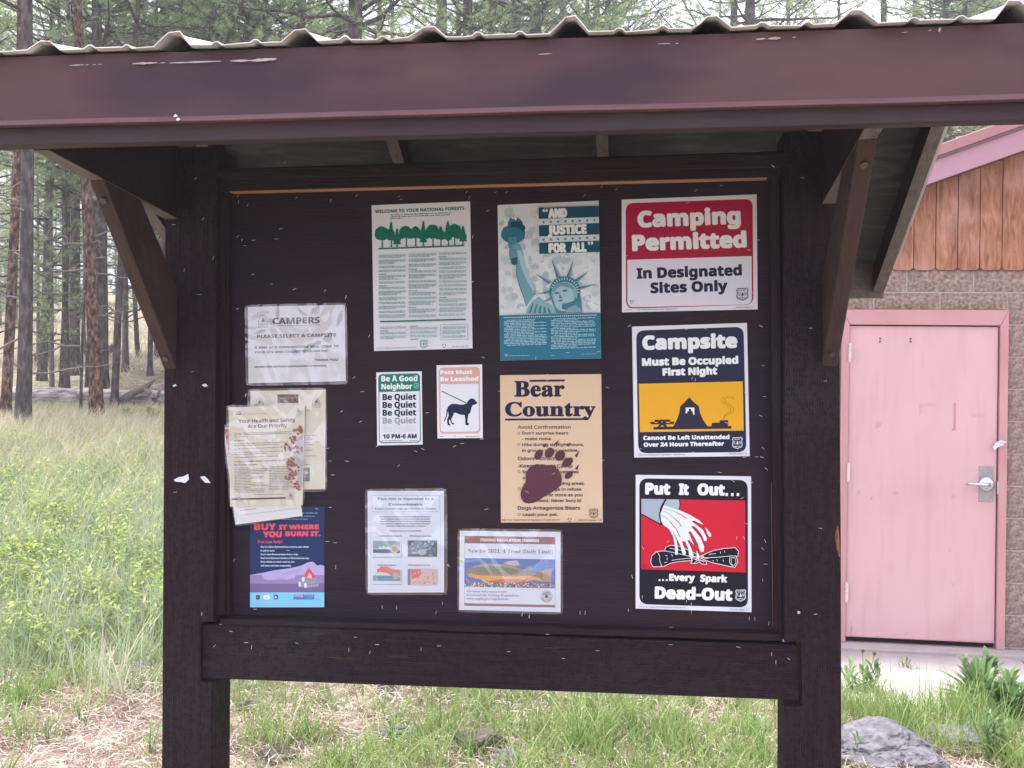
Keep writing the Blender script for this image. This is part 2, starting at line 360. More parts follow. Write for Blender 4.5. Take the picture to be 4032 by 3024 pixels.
# scraped patches where the brown paint has come off
mb = MB(); cc = lambda x, y: at(x, y, YF - .0045)
for x0, y0, x1, y1, h in ((274, 258, 330, 255, 7), (335, 256, 350, 254, 5), (364, 255, 378, 254, 4), (386, 254, 402, 253, 4), (522, 251, 620, 247, 9), (628, 248, 652, 247, 4), (668, 248, 870, 241, 8), (905, 240, 990, 238, 8), (988, 239, 1088, 232, 15),
                          (2660, 172, 2672, 171, 5), (2590, 173, 2640, 171, 4), (2120, 214, 2175, 211, 5), (2976, 155, 3014, 152, 7), (3024, 152, 3074, 150, 13), (3120, 147, 3134, 146, 8), (3550, 128, 3576, 126, 5), (3655, 121, 3668, 119, 6), (3694, 120, 3706, 114, 16), (3700, 130, 3703, 118, 8)):
    n = max(3, int((x1 - x0) / 14)); top = []; bot = []
    for i in range(n + 1):
        t = i / n; x = x0 + (x1 - x0) * t; y = y0 + (y1 - y0) * t; w = h * (0.25 + 0.75 * math.sin(math.pi * min(1, max(0, t * .9 + .05)))) * random.uniform(.6, 1.2) / 2
        top.append(cc(x, y - w)); bot.append(cc(x, y + w * .9))
    mb.poly(top + bot[::-1], M['chip'])
mb.build("scraped_paint", kiosk, kind="stuff")
mb = MB()
for x, y in ((690, 455), (700, 469)):
    mb.poly([at(x + dx, y + dy, YF - .009) for dx, dy in ((-8, 4), (0, -6), (7, -2), (10, 3), (0, 6))], M['paper'])
mb.build("paint_fleck", kiosk)

# ribbed roof sheets; front eave rises slightly to the ridge, steeper slope behind
YR, YE = 3.15, 4.05
pk = [(-356, 182), (191, 166), (692, 158), (1190, 140), (1690, 130), (2243, 100), (2798, 80), (3366, 43), (3985, 30), (4600, 12)]
peaks = [at(x, 200, YF).x for x, _ in pk]
peaks = [peaks[0] - .27] + peaks
def rib(x):
    h = 0.0; n = len(peaks)
    for i, c in enumerate(peaks):
        d = abs(x - c); k = 1.0 + 0.22 * math.sin(i * 2.3)
        hw = .040
        if d < hw: h = max(h, .0245 * k * min(1, (hw - d) / .028))
        if i < n - 1:
            nx = peaks[i + 1]
            for f_ in (.36, .66):
                c2 = c + (nx - c) * f_; d2 = abs(x - c2)
                if d2 < .013: h = max(h, .006 * (1 - max(0, d2 - .004) / .009))
    return h
xs = sorted(set([round(XFL - .01 + i * (XFR - XFL + .02) / 40, 4) for i in range(41)] + [round(c + d, 4) for c in peaks for d in (-.040, -.012, -.004, .004, .012, .040)] +
    [round(peaks[i] + (peaks[i + 1] - peaks[i]) * f_ + d, 4) for i in range(len(peaks) - 1) for f_ in (.36, .66) for d in (-.013, -.004, .004, .013)]))
xs = [x for x in xs if XFL - .011 <= x <= XFR + .011]
ridge = 1.6 + 0.955
def roofz(x, y):
    zf = fT(x) + .006
    if y <= YR: return zf + (ridge - zf) * (y - YF) / (YR - YF)
    return ridge - (y - YR) * .5
mb = MB(); rows = [YF - .022, YF - .006, YF + .04, YF + .25, 2.75, YR, 3.6, YE + .02]
V = []
for j, y in enumerate(rows):
    for x in xs:
        jit = (0.003 * math.sin(x * 37) + .002 * math.sin(x * 91 + 2)) * (1.0 if j == 0 else .3 if j == 1 else 0)
        V.append((x + (0.006 * math.sin(x * 23) if j == 0 and rib(x) > .01 else 0), y + jit * 1.5, roofz(x, max(y, YF)) + rib(x) * (1.0 if j else 1.05) + jit))
nx_ = len(xs)
i0 = len(mb.v); mb.v += V; k = mb.mi(M['roofmetal'])
for j in range(len(rows) - 1):
    for i in range(nx_ - 1):
        mb.f.append((i0 + j * nx_ + i, i0 + j * nx_ + i + 1, i0 + (j + 1) * nx_ + i + 1, i0 + (j + 1) * nx_ + i)); mb.m.append(k)
o = mb.build("ribbed_roof_sheet", kiosk)
s_ = o.modifiers.new('thick', 'SOLIDIFY'); s_.thickness = .0022; s_.offset = -1
# plywood, rafters, rakes and rear fascia
def under(y): return at(3436, 1150, YE).z + .5 * (YE - y)
zr = lambda y, e=0: (under(YR) + e + (fT(-.4) - .125 - under(YR)) * (YR - y) / (YR - 2.26)) if y < YR else under(y) + e
def member(name, x0, x1, ya, yb, lo, hi, mat, bev=.002):
    ys = [ya] + ([YR] if ya < YR < yb else []) + [yb]
    up = [(y, zr(y, hi)) for y in ys]; dn = [(y, zr(y, lo)) for y in ys]
    prof = dn + up[::-1]
    mb = MB(); mb.hexa([(x0, y, z) for y, z in prof], [(x1, y, z) for y, z in prof], mat); return mb.build(name, kiosk, bev)
member("roof_plywood", XFL + .02, XFR - .02, 2.262, YE - .02, .091, .103, M['ply'], 0)
for xr in (-1.40, -.793, -.152, .468):
    member("rafter", xr, xr + .038, 3.075, YE - .04, 0, .09, M['post'])
    member("rafter_lit_underside", xr + .001, xr + .037, 3.076, YE - .041, -.0018, -.0004, M['weathered_lit'], 0)  # pale strip paints ground light on the rafter's lower edge
    member("rafter", xr, xr + .038, 2.262, 2.925, .03, .09, M['post'])
for xr in (-1.72, at(3436, 1150, YE).x):
    member("rake_board", xr, xr + .040, 2.9, YE, 0, .125, M['post'])
    member("rake_lit_underside", xr + .001, xr + .039, 2.901, YE - .001, -.0018, -.0004, M['weathered_lit'], 0)  # same painted ground light under the rake
mb = MB(); mb.box(-1.72, at(3436, 1150, YE).x + .04, YE + .001, YE + .035, under(YE) - .02, under(YE) + .12, M['weathered_lit']); mb.build("rear_fascia", kiosk, .003)
# spider thread with a cocoon
mb = MB(); mb.tube([at(2968, 603, YP - .02), at(3045, 655, YP - .02), at(3084, 688, YP - .02)], .0004, M['bolt'], 5); mb.tube([at(3038, 650, YP - .021), at(3050, 658, YP - .021)], .0010, M['staple'], 6); mb.build("spider_thread", kiosk)
# stamped mark on the right outrigger's underside: kay 8
# ------------------------------------------------------------------ staples left in the wood
sb = MB(); W_, T_ = 0.0050, 0.0005
sb.box(-W_, W_, -.0012, 0, -T_, T_, M['staple'])
sb.build("staple", None); proto = bpy.data.objects["staple"]; proto.parent = kiosk
STAPLES_PANEL = [  # px, py, degrees
 (938, 772, 55), (975, 808, 60), (940, 795, 80), (1168, 778, 40), (1303, 790, 80), (2301, 770, 50), (1106, 900, 20), (937, 930, 40), (953, 945, 75), (998, 946, 10), (1088, 941, 8), (964, 967, 5),
 (1404, 771, 45), (1571, 773, 40), (1580, 785, 5), (1837, 757, 35), (1995, 757, 38), (1952, 757, 30), (1848, 778, 65), (2369, 735, 38), (2428, 745, 32), (1920, 830, 15), (1862, 930, 75), (2740, 750, 30), (2840, 730, 5),
 (996, 1080, 10), (1070, 1118, 3), (1160, 1138, 20), (1280, 1144, 50), (935, 1216, 10), (1362, 1170, 75), (1454, 1323, 60), (1394, 1486, 35), (1427, 1542, 5), (1683, 1625, 3), (1345, 1620, 30),
 (1820, 1746, 8), (1790, 1757, 25), (1637, 1777, -28), (1665, 1768, -25), (1570, 1833, 48), (1485, 1755, 30), (1897, 1728, 10), (1903, 1408, -20), (1366, 1816, -8), (1300, 1815, 3), (1290, 1765, 5),
 (3010, 1561, 3), (2996, 1284, -30), (2995, 1637, -25), (3005, 1765, -38), (3000, 1800, -10), (3017, 1846, -40), (2978, 1799, 5), (2833, 1860, -12), (3013, 2130, -65), (3003, 2160, -45), (3014, 2221, 0), (3003, 2284, -80),
 (2950, 2434, 88), (2972, 2437, 92), (3027, 2455, 80), (2721, 2380, 90), (2723, 2410, 90), (2474, 2402, 92), (2284, 2412, 90), (2304, 2412, 90), (2489, 2270, -65), (2083, 2428, 85), (2055, 2420, 80), (1717, 2412, 75), (1742, 2376, 88), (1561, 2392, 90), (1505, 2390, 100), (1322, 2232, 88),
 (1289, 2132, 5), (1320, 2137, 3), (1300, 1998, -6), (1005, 2399, 5), (922, 2205, 55), (908, 1550, 88), (967, 1555, 70), (2369, 1812, 0), (2392, 1526, -15), (2013, 1412, 88), (1860, 1110, 35), (1769, 1625, 5), (1310, 1870, 5), (1420, 1660, 30), (1120, 640, 20),
 (1768, 2226, -45), (1970, 1540, 10), (2373, 1812, 5), (1915, 2005, 15), (2960, 1900, 20), (1500, 700, 40), (3005, 1440, 5)]
STAPLES_POST = [(726, 1064, 80), (757, 1464, 12), (686, 1517, 10), (690, 1938, 3), (684, 885, 0), (771, 703, 45), (800, 862, 60), (786, 1160, 0), (795, 2417, 90), (840, 1015, 70), (3192, 1292, 3), (3230, 2080, -5), (3212, 2418, 8), (3160, 700, 2), (3250, 1500, 5)]
STAPLES_BEAM = [(910, 2486, -15), (845, 2543, 48), (970, 2530, 5), (991, 2548, 78), (1169, 2532, -8), (1374, 2558, 88), (1399, 2509, 3), (1485, 2538, 3), (1658, 2556, 88), (1728, 2543, 3), (2003, 2566, 3), (2218, 2592, 2), (2352, 2562, 5), (2156, 2497, 5), (2641, 2538, 2), (2643, 2470, 2), (2907, 2548, -12), (3038, 2575, 85), (3055, 2607, 88), (3106, 2595, -38), (1457, 2568, 70), (868, 2458, 5)]
def put_staples(lst, Y, first=None):
    for i, (x, y, a) in enumerate(lst):
        o = first if (first is not None and i == 0) else copyobj(proto, kiosk)
        p = at(x, y, Y) - kiosk.location; o.location = p
        o.rotation_euler = (0, -R(a), 0)
        s = random.uniform(.75, 1.1); o.scale = (s, 1, random.uniform(.7, 1.1))
put_staples(STAPLES_PANEL, YB - .0001, proto); put_staples(STAPLES_POST, YP - .0001); put_staples(STAPLES_BEAM, YP + .0119)
# scraps of torn paper on the left post
for pts in ([(684, 1889), (702, 1879), (722, 1876), (741, 1866), (744, 1888), (728, 1902), (712, 1898), (690, 1896)], [(788, 1878), (804, 1874), (816, 1884), (829, 1902), (808, 1900), (795, 1888)],
            [(679, 1518), (690, 1512), (697, 1518), (684, 1524)], [(794, 1516), (808, 1510), (820, 1520), (806, 1524)]):
    mb = MB(); c = np.mean(pts, 0)
    for i in range(len(pts)):
        a, b = pts[i], pts[(i + 1) % len(pts)]
        mb.face([at(c[0], c[1], YP - .001), at(a[0], a[1], YP - .004 - .004 * (i % 2)), at(b[0], b[1], YP - .004 - .004 * ((i + 1) % 2))], M['paper'])
    mb.build("torn_paper_scrap", kiosk)
# unfaded screw and nail heads
for x, y in ((3145, 2411),):
    mb = MB(); p = at(x, y, YP); mb.tube([p, p - Vector((0, .002, 0))], .004, M['staple'], 8); mb.build("nail_head", kiosk)
# ================================================================== PRINTED NOTICES
FD = os.path.join(bpy.utils.resource_path('LOCAL'), 'datafiles', 'fonts')
def font(n):
    try: return bpy.data.fonts.load(os.path.join(FD, n))
    except Exception: return None
F_MATH = font('NotoSansMath-Regular.woff2')
def conv(s, up, lo, dg):
    o = ''
    for ch in s:
        if 'A' <= ch <= 'Z': o += chr(up + ord(ch) - 65)
        elif 'a' <= ch <= 'z': o += chr(lo + ord(ch) - 97)
        elif ch.isdigit(): o += chr(dg + ord(ch) - 48)
        else: o += ch
    return o
_tc = {}
def glyphs(s, style, res=3):
    k = (s, style, res)
    if k in _tc: return _tc[k]
    c = bpy.data.curves.new('t', 'FONT'); c.resolution_u = res
    if style == 'bold' and F_MATH: c.font = F_MATH; c.body = conv(s, 0x1D5D4, 0x1D5EE, 0x1D7EC)
    elif style == 'serif' and F_MATH: c.font = F_MATH; c.body = conv(s, 0x1D400, 0x1D41A, 0x1D7CE)
    elif F_MATH: c.font = F_MATH; c.body = s
    else: c.body = s
    o = bpy.data.objects.new('t', c); COL.objects.link(o)
    dg = bpy.context.evaluated_depsgraph_get(); me = bpy.data.meshes.new_from_object(o.evaluated_get(dg))
    v = np.array([x.co[:2] for x in me.vertices]) if len(me.vertices) else np.zeros((0, 2))
    f = [tuple(p.vertices) for p in me.polygons]
    bpy.data.objects.remove(o); bpy.data.meshes.remove(me); bpy.data.curves.remove(c)
    _tc[k] = (v, f); return _tc[k]
CAPH = {}
def caph(style):
    if style not in CAPH: CAPH[style] = glyphs('H', style)[0][:, 1].max()
    return CAPH[style]

class Art:
    """flat print measured in the pixels of one close-up (origin ox, oy, magnification s), lying on the board"""
    def __init__(a, name, label, cat, ox, oy, s, off, sheet, col, bend=0.0):
        a.ox, a.oy, a.s, a.off = ox, oy, s, off; a.parts = []; a.bend = bend; a.lay = 0; a.stl = []
        c = [a.pos(x, y, 0) for x, y in sheet]; base = sum((Vector(p) for p in c), Vector()) / 4
        a.root = empty(name, (base.x, YB, base.z), label, cat)
        a.sheetq = sheet; a.part('sheet'); a.slab(sheet, col, .0004 if off > .0015 else .0009)
    def pos(a, x, y, layer): return at(a.ox + x / a.s, a.oy + y / a.s, YB - a.off - layer * 0.00009 - a.bend * (1 - x / 1050))
    def part(a, n):
        a.cur = MB(); a.parts.append((n, a.cur)); return a
    def slab(a, q, col, th):
        if not a.bend: f = [a.pos(x, y, 0) for x, y in q]; b = [(p[0], p[1] + th, p[2]) for p in f]; a.cur.hexa(f, b, col); return
        n = 12; lp = lambda A, B, t: (A[0] + (B[0] - A[0]) * t, A[1] + (B[1] - A[1]) * t)
        for i in range(n): a.cur.face([a.pos(*lp(q[0], q[1], i / n), 0), a.pos(*lp(q[0], q[1], (i + 1) / n), 0), a.pos(*lp(q[3], q[2], (i + 1) / n), 0), a.pos(*lp(q[3], q[2], i / n), 0)], col)
    def up(a, n=1): a.lay += n; return a
    def poly(a, pts, col): a.lay += 1; a.cur.poly([a.pos(x, y, a.lay) for x, y in pts], col if not isinstance(col, tuple) else pc(*col)); return a
    def rrect(a, TL, TR, BR, BL, r, col, corners=(1, 1, 1, 1)):
        c = [Vector(TL), Vector(TR), Vector(BR), Vector(BL)]; pts = []
        for i in range(4):
            p, q, n = c[i], c[i - 1], c[(i + 1) % 4]
            if not corners[i]: pts.append(tuple(p)); continue
            d1 = (q - p).normalized(); d2 = (n - p).normalized()
            A, B = p + d1 * r, p + d2 * r
            for k in range(7):
                t = k / 6; pts.append(tuple(A * (1 - t) ** 2 + p * 2 * t * (1 - t) + B * t * t + (((A + B) / 2 - p) * 0.16 * 4 * t * (1 - t) * 0.0)))
        return a.poly(pts, col)
    def ell(a, cx, cy, rx, ry, col, rot=0, n=20, jag=0):
        p = []
        for i in range(n):
            t = 2 * math.pi * i / n; j = 1 + (random.uniform(-jag, jag) if jag else 0)
            u, v = rx * math.cos(t) * j, ry * math.sin(t) * j; c, s = math.cos(R(rot)), math.sin(R(rot))
            p.append((cx + u * c - v * s, cy + u * s + v * c))
        return a.poly(p, col)
    def line(a, pts, w, col, closed=False):
        a.lay += 1; col = col if not isinstance(col, tuple) else pc(*col)
        if closed: pts = list(pts) + [pts[0]]
        for (x0, y0), (x1, y1) in zip(pts[:-1], pts[1:]):
            L = math.hypot(x1 - x0, y1 - y0) or 1; nx, ny = -(y1 - y0) / L * w / 2, (x1 - x0) / L * w / 2
            a.cur.face([a.pos(x0 + nx, y0 + ny, a.lay), a.pos(x1 + nx, y1 + ny, a.lay), a.pos(x1 - nx, y1 - ny, a.lay), a.pos(x0 - nx, y0 - ny, a.lay)], col)
            a.lay += .02
        return a
    def text(a, s, x0, y0, x1, y1, h, col, style='bold', fat=0.0, res=None):
        if a.parts[-1][0] == 'lettering' and a.cur.f: a.part('lettering')
        a.lay += 1; col = col if not isinstance(col, tuple) else pc(*col)
        v, f = glyphs(s, style, res or (4 if h > 60 else 2 if h > 30 else 1))
        if not len(v): return a
        mn, mx_ = v[:, 0].min(), v[:, 0].max(); ch = caph(style); k = a.cur.mi(col)
        dx, dy = x1 - x0, y1 - y0; L = math.hypot(dx, dy); ux, uy = dx / L, dy / L
        offs = [(0, 0)]
        if fat:
            offs += [(fat * math.cos(t) , fat * math.sin(t)) for t in [i * math.pi / 3 for i in range(6)]]
            if fat > 5: offs += [(fat * .55 * math.cos(t) , fat * .55 * math.sin(t)) for t in [i * math.pi / 2 + .4 for i in range(4)]]
        for oi, (ox, oy) in enumerate(offs):
            i0 = len(a.cur.v); ll = a.lay + oi * .06
            for x, y in v:
                u = (x - mn) / (mx_ - mn) * (L - 2 * fat) + fat; w = y / ch * (h - 2 * fat) + fat
                a.cur.v.append(tuple(a.pos(x0 + ux * u + uy * w + ox, y0 + uy * u - ux * w + oy, ll)))
            a.cur.f += [tuple(i0 + q for q in p) for p in f]; a.cur.m += [k] * len(f)
        if fat: a.lay += .6
        return a
    def words(a, x0, y0, x1, y1, h, col, fill=1.0):
        """a line of print too small to read: word shapes"""
        a.lay += .5; col = col if not isinstance(col, tuple) else pc(*col)
        x = x0; e = x0 + (x1 - x0) * fill
        while x < e:
            w = random.uniform(2.2, 6.5) * h * .75; w = min(w, e - x); yy = y0 + (y1 - y0) * (x - x0) / (x1 - x0)
            if w > h * .5:
                hh = h * random.uniform(.42, .6); s = (y1 - y0) / (x1 - x0) * w
                a.cur.face([a.pos(x, yy, a.lay), a.pos(x + w, yy + s, a.lay), a.pos(x + w, yy + s - hh, a.lay), a.pos(x, yy - hh, a.lay)], col)
                for q in range(int(w / h / 1.3)):          # ascenders
                    xx = x + random.uniform(0, w - h * .2)
                    a.cur.face([a.pos(xx, yy - hh * .9, a.lay + .03), a.pos(xx + h * .2, yy - hh * .9, a.lay + .03), a.pos(xx + h * .2, yy - h * .95, a.lay + .03), a.pos(xx, yy - h * .95, a.lay + .03)], col)
            x += w + h * .5
        return a
    def para(a, x0, x1, ys, slope, h, col, lens=None):
        for i, y in enumerate(ys):
            a.words(x0, y, x1, y + slope * (x1 - x0), h, col, (lens[i] if lens else random.choice((1, 1, .97, .93, .7))))
        return a
    def shield(a, cx, cy, w, h, col, sl=-.03, fillc=None):
        def P(u, v): return (cx + u * w / 2, cy + v * h / 2 + sl * u * w / 2)
        o = [(-.72, -1), (-.35, -.9), (0, -.98), (.35, -.9), (.72, -1), (1, -.78), (.86, -.4), (.9, 0), (.98, .4), (.75, .75), (.35, .86), (0, 1.02), (-.35, .86), (-.75, .75), (-.98, .4), (-.9, 0), (-.86, -.4), (-1, -.78)]
        a.part('emblem')
        if fillc: a.poly([P(*q) for q in o], fillc)
        a.line([P(*q) for q in o], w * .05, col, True)
        a.line([P(q[0] * .86, q[1] * .86) for q in o], w * .025, col, True)
        a.text('U', *P(-.66, .2), *P(-.28, .2), h * .26, col, 'serif'); a.text('S', *P(.3, .2), *P(.64, .2), h * .26, col, 'serif')
        a.poly([P(0, -.42), P(.12, -.2), P(.07, -.2), P(.2, 0), P(.1, 0), P(.27, .22), P(.04, .22), P(.04, .42), P(-.04, .42), P(-.04, .22), P(-.27, .22), P(-.1, 0), P(-.2, 0), P(-.07, -.2), P(-.12, -.2)], col)
        a.words(*P(-.6, -.55), *P(.6, -.55), h * .09, col); a.words(*P(-.55, .62), *P(.55, .62), h * .08, col)
        return a
    def recycle(a, cx, cy, r, col):
        a.part('emblem'); 
        for k in range(3):
            t0 = R(90 + 120 * k + 15); t1 = R(90 + 120 * k + 90)
            pts = [(cx + r * math.cos(t0 + (t1 - t0) * i / 4), cy - r * math.sin(t0 + (t1 - t0) * i / 4)) for i in range(5)]
            a.line(pts, r * .5, col)
        return a
    def logo(a, cx, cy, w, h, col, dark, sl=0):
        def P(u, v): return (cx + u * w / 2, cy + v * h / 2 + sl * u)
        a.part('emblem')
        a.line([P(*q) for q in ((-1, 1), (-1, .1), (-.8, -.4), (-.4, -.9), (0, -1), (.4, -.9), (.8, -.4), (1, .1), (1, 1))], w * .06, col, True)
        a.poly([P(0, -.78), P(.16, -.4), P(.34, -.1), (P(.5, .12)), P(.08, .08), P(.08, .2), P(-.08, .2), P(-.08, .08), P(-.5, .12), P(-.3, -.15), P(-.15, -.45)], dark)
        a.line([P(-.8, .4), P(0, .3), P(.8, .4)], w * .05, col); a.line([P(-.8, .65), P(0, .58), P(.8, .62)], w * .05, col)
        a.line([P(.25, -.6), P(.75, .2)], w * .05, col)
        return a
    def sleeve(a, q):
        """clear plastic pocket round the sheet, slightly wavy"""
        mb = MB(); n = 14; top = []; 
        z = (a.lay + 2) * .00009 + .0006
        c = [Vector((*p, 0)) for p in q]; G = []
        ph = random.uniform(0, 6)
        for j in range(n + 1):
            row = []
            for i in range(n + 1):
                u, v = i / n, j / n
                r = .035
                uu = u; vv = v
                P = (c[0] * (1 - uu) + c[1] * uu) * (1 - vv) + (c[3] * (1 - uu) + c[2] * uu) * vv
                if (i in (0, n)) and (j in (0, n)): P = P.lerp((c[0] + c[1] + c[2] + c[3]) / 4, .022)
                e = min(u, 1 - u, v, 1 - v) * 2
                w = .0022 * math.sin(u * 9 + ph + v * 3) * math.sin(v * 7 + ph * 2) * min(1, e * 4)
                row.append(at(a.ox + P.x / a.s, a.oy + P.y / a.s, YB - a.off - z - .0005 - abs(w) - a.bend * (1 - P.x / 1050)))
            G.append(row)
        i0 = 0
        for r_ in G: mb.v += [tuple(p) for p in r_]
        k = mb.mi(M['laminate'])
        for j in range(n):
            for i in range(n):
                mb.f.append((j * (n + 1) + i, j * (n + 1) + i + 1, (j + 1) * (n + 1) + i + 1, (j + 1) * (n + 1) + i)); mb.m.append(k)
        a.parts.append(('plastic_sleeve', mb)); return a
    def staples(a, lst):
        for x, y, d in lst:
            p = a.pos(x, y, a.lay + 5); o = copyobj(proto, a.root); o.location = p - a.root.location; o.rotation_euler = (0, -R(d), 0); o.scale = (random.uniform(.8, 1.05), 1, .9)
    def done(a):
        for n, m in a.parts:
            if m.f: m.build(n, a.root, smooth=(n == 'plastic_sleeve'))
        return a
M['dark_ink'] = pc(60, 44, 52)
WHT = (204, 199, 210); NAVY = (27, 25, 58); GREEN = (4, 98, 84)

# ---- welcome poster
a = Art("forest_rules_poster", "tall white poster with a row of green tree silhouettes over fine green columns", "poster", 1440, 760, 2.591, .0012, [(60, 125), (1065, 85), (1090, 1585), (85, 1612)], pc(*WHT))
a.part('lettering').text("WELCOME TO YOUR NATIONAL FORESTS", 93, 207, 1005, 172, 35, GREEN, 'bold', 1.5)
for p in ((252, 229, 872, 205), (252, 248, 858, 226), (252, 266, 372, 261)): a.words(*p, 14, GREEN)
a.part('tree_silhouettes')
for cx, cy, rx, ry in ((165, 412, 76, 70), (125, 430, 34, 45), (220, 420, 50, 50), (262, 430, 35, 55), (318, 470, 42, 45), (370, 430, 30, 40), (410, 400, 66, 66), (455, 420, 50, 50), (510, 402, 52, 62), (560, 430, 40, 40), (610, 425, 50, 45), (680, 395, 72, 70), (650, 420, 40, 40), (730, 420, 50, 45), (765, 430, 42, 50), (840, 435, 38, 55), (905, 385, 68, 70), (870, 400, 40, 55), (940, 430, 35, 40), (992, 445, 38, 42)): a.ell(cx, cy, rx, ry, GREEN, 0, 22, .07)
for x, y0, y1, w in ((258, 285, 480, 30), (320, 355, 520, 34), (587, 275, 500, 32), (838, 278, 470, 36), (992, 330, 490, 34), (765, 335, 470, 40)):
    pts = [(x, y0)]; n = 6
    for i in range(1, n + 1): yy = y0 + (y1 - y0) * i / n; pts += [(x + 3 + w * (i / n) ** .7 * 1.15, yy), (x + 2 + w * (i / n) ** .7 * .85, yy + 3)]
    pts += [(2 * x - p[0], p[1]) for p in pts[:0:-1]]; a.poly(pts, GREEN)
for x, y0, y1 in ((168, 470, 556), (262, 470, 552), (320, 500, 550), (415, 450, 548), (510, 450, 544), (588, 480, 542), (687, 440, 540), (768, 460, 537), (845, 470, 533), (908, 430, 531), (992, 470, 528)):
    a.poly([(x - 6, y0), (x + 6, y0), (x + 6, y1 - 12), (x + 13, y1), (x - 13, y1), (x - 6, y1 - 12)], GREEN)
a.line([(130, 569), (1005, 537)], 14, GREEN)
a.part('fine_print'); TG = (108, 152, 143)
def cols(xa, xb, y0, y1, sl):
    y = y0
    while y < y1:
        if random.random() < .2: a.words(xa, y, xa + (xb - xa) * .3, y + sl * 80, 11, (40, 100, 95)); y += 17
        for k in range(random.randint(2, 4)):
            if y < y1: a.words(xa, y, xb, y + sl * (xb - xa), 11, TG, 1 if k < 2 else random.uniform(.5, 1)); y += 12
        y += 15
cols(132, 405, 640, 1275, -.02); cols(437, 718, 628, 1268, -.02); cols(748, 1028, 615, 1255, -.02)
a.line([(145, 1312), (1020, 1288)], 14, GREEN)
cols(148, 412, 1372, 1512, -.02); cols(452, 726, 1362, 1505, -.02); cols(782, 1020, 1372, 1480, -.02)
a.line([(763, 1343), (1040, 1336), (1043, 1492), (768, 1500)], 3, GREEN, True)
a.text("P22-40 U.S. Department of Agriculture Forest Service", 112, 1590, 515, 1580, 13, (50, 100, 95), 'bold'); a.text("UNICOR Lompoc, CA", 882, 1574, 1042, 1568, 12, (50, 90, 90), 'bold')
a.shield(592, 1540, 76, 80, GREEN); a.recycle(800, 1557, 16, GREEN)
a.staples([(122, 158, 25), (1022, 152, 25), (1040, 935, 30), (153, 1552, 25), (1073, 1543, 5), (345, 30, 0)][:5]); a.done()

# ---- justice poster
DT, MT, LT = (14, 66, 86), (34, 100, 124), (128, 158, 168)
a = Art("justice_poster", "tall teal poster of a crowned statue raising a torch before a crowd", "poster", 1930, 760, 2.4766, .0012, [(72, 117), (1058, 75), (1082, 1612), (98, 1635)], pc(196, 196, 204))
a.part('picture')
inside = lambda x, y: (88 < x < 1052) and (125 < y < 1160)
for i in range(330):
    x, y = random.uniform(95, 1050), random.uniform(130, 1150)
    sh = random.choice(((184, 188, 194), (170, 177, 184), (192, 194, 201), (160, 170, 177), (204, 202, 209)))
    rr = random.uniform(14, 38); rr = min(rr, x - 84, 1060 - x); a.ell(x, min(y, 1140 - rr), rr, rr * random.uniform(.9, 1.4) if y < 1060 else rr, sh, random.uniform(0, 90), 9, .25); a.lay -= .985
a.lay += 2
a.ell(225, 400, 118, 92, MT, 0, 34, .03); a.ell(245, 295, 72, 62, MT, 10, 24, .08); a.ell(270, 330, 76, 50, DT, 20, 20, .05); a.ell(215, 410, 108, 78, MT, 0, 26, .02)
a.poly([(205, 240), (212, 228), (226, 245), (240, 232), (262, 250), (248, 275), (240, 252), (222, 256)], (205, 205, 212))
a.poly([(168, 495), (195, 470), (240, 465), (290, 500), (322, 590), (338, 680), (375, 790), (415, 870), (442, 930), (446, 985), (400, 1030), (350, 1115), (335, 1060), (318, 1000), (280, 900), (258, 810), (248, 715), (262, 640), (240, 560), (190, 545)], (100, 144, 158))
a.poly([(262, 560), (300, 560), (326, 620), (345, 700), (400, 850), (438, 940), (420, 960), (360, 860), (310, 740), (280, 640)], (150, 176, 184))
a.poly([(248, 715), (262, 800), (290, 900), (325, 1000), (350, 1110), (318, 1000), (280, 900), (254, 800)], (40, 92, 110))
a.poly([(175, 432), (250, 425), (258, 455), (246, 500), (188, 505), (180, 460)], (72, 122, 140))
a.poly([(182, 560), (248, 545), (262, 600), (258, 650), (270, 690), (230, 706), (205, 690), (190, 640)], (88, 132, 148)); a.poly([(205, 640), (262, 625), (268, 690), (240, 704), (215, 695)], (30, 76, 98))
for k in range(4): a.line([(178 + 3 * k, 500 + 18 * k), (222 - k * 2, 495 + 18 * k)], 7, (40, 92, 112))
a.poly([(345, 1175), (370, 1110), (430, 1040), (480, 1010), (520, 1050), (600, 1090), (640, 1165), (640, 1172)], (124, 158, 168))
for q in range(5): a.poly([(370 + q * 50, 1170), (415 + q * 36, 1070 + q * 12), (428 + q * 36, 1075 + q * 12), (395 + q * 50, 1170)], (60, 108, 126))
for t, b1, b2 in (((595, 640), (648, 828), (690, 812)), ((812, 650), (745, 812), (782, 822)), ((965, 755), (820, 852), (846, 884)), ((1040, 885), (862, 915), (870, 948)), ((437, 783), (572, 890), (598, 862)), ((455, 985), (580, 948), (580, 984)), ((510, 1062), (588, 1018), (588, 1048))):
    a.poly([t, b1, b2], (62, 110, 128)); a.poly([t, ((b1[0] + b2[0]) / 2, (b1[1] + b2[1]) / 2), b2], (98, 140, 154))
a.poly([(600, 1050), (620, 1100), (650, 1170), (900, 1164), (890, 1060), (882, 1000), (840, 960), (640, 960)], (66, 114, 132))
a.ell(728, 960, 152, 148, (50, 100, 120), 0, 30)
for i in range(15):
    t = R(200 + i * 11.5); c, s = math.cos(t), math.sin(t); a.line([(728 + 118 * c, 965 + 118 * s), (728 + 146 * c, 965 + 142 * s)], 9, (160, 182, 190)); a.lay -= .8
a.lay += 1; a.ell(725, 985, 128, 122, (120, 154, 165), 0, 26); a.ell(718, 1025, 96, 128, (146, 172, 180), 8, 26)
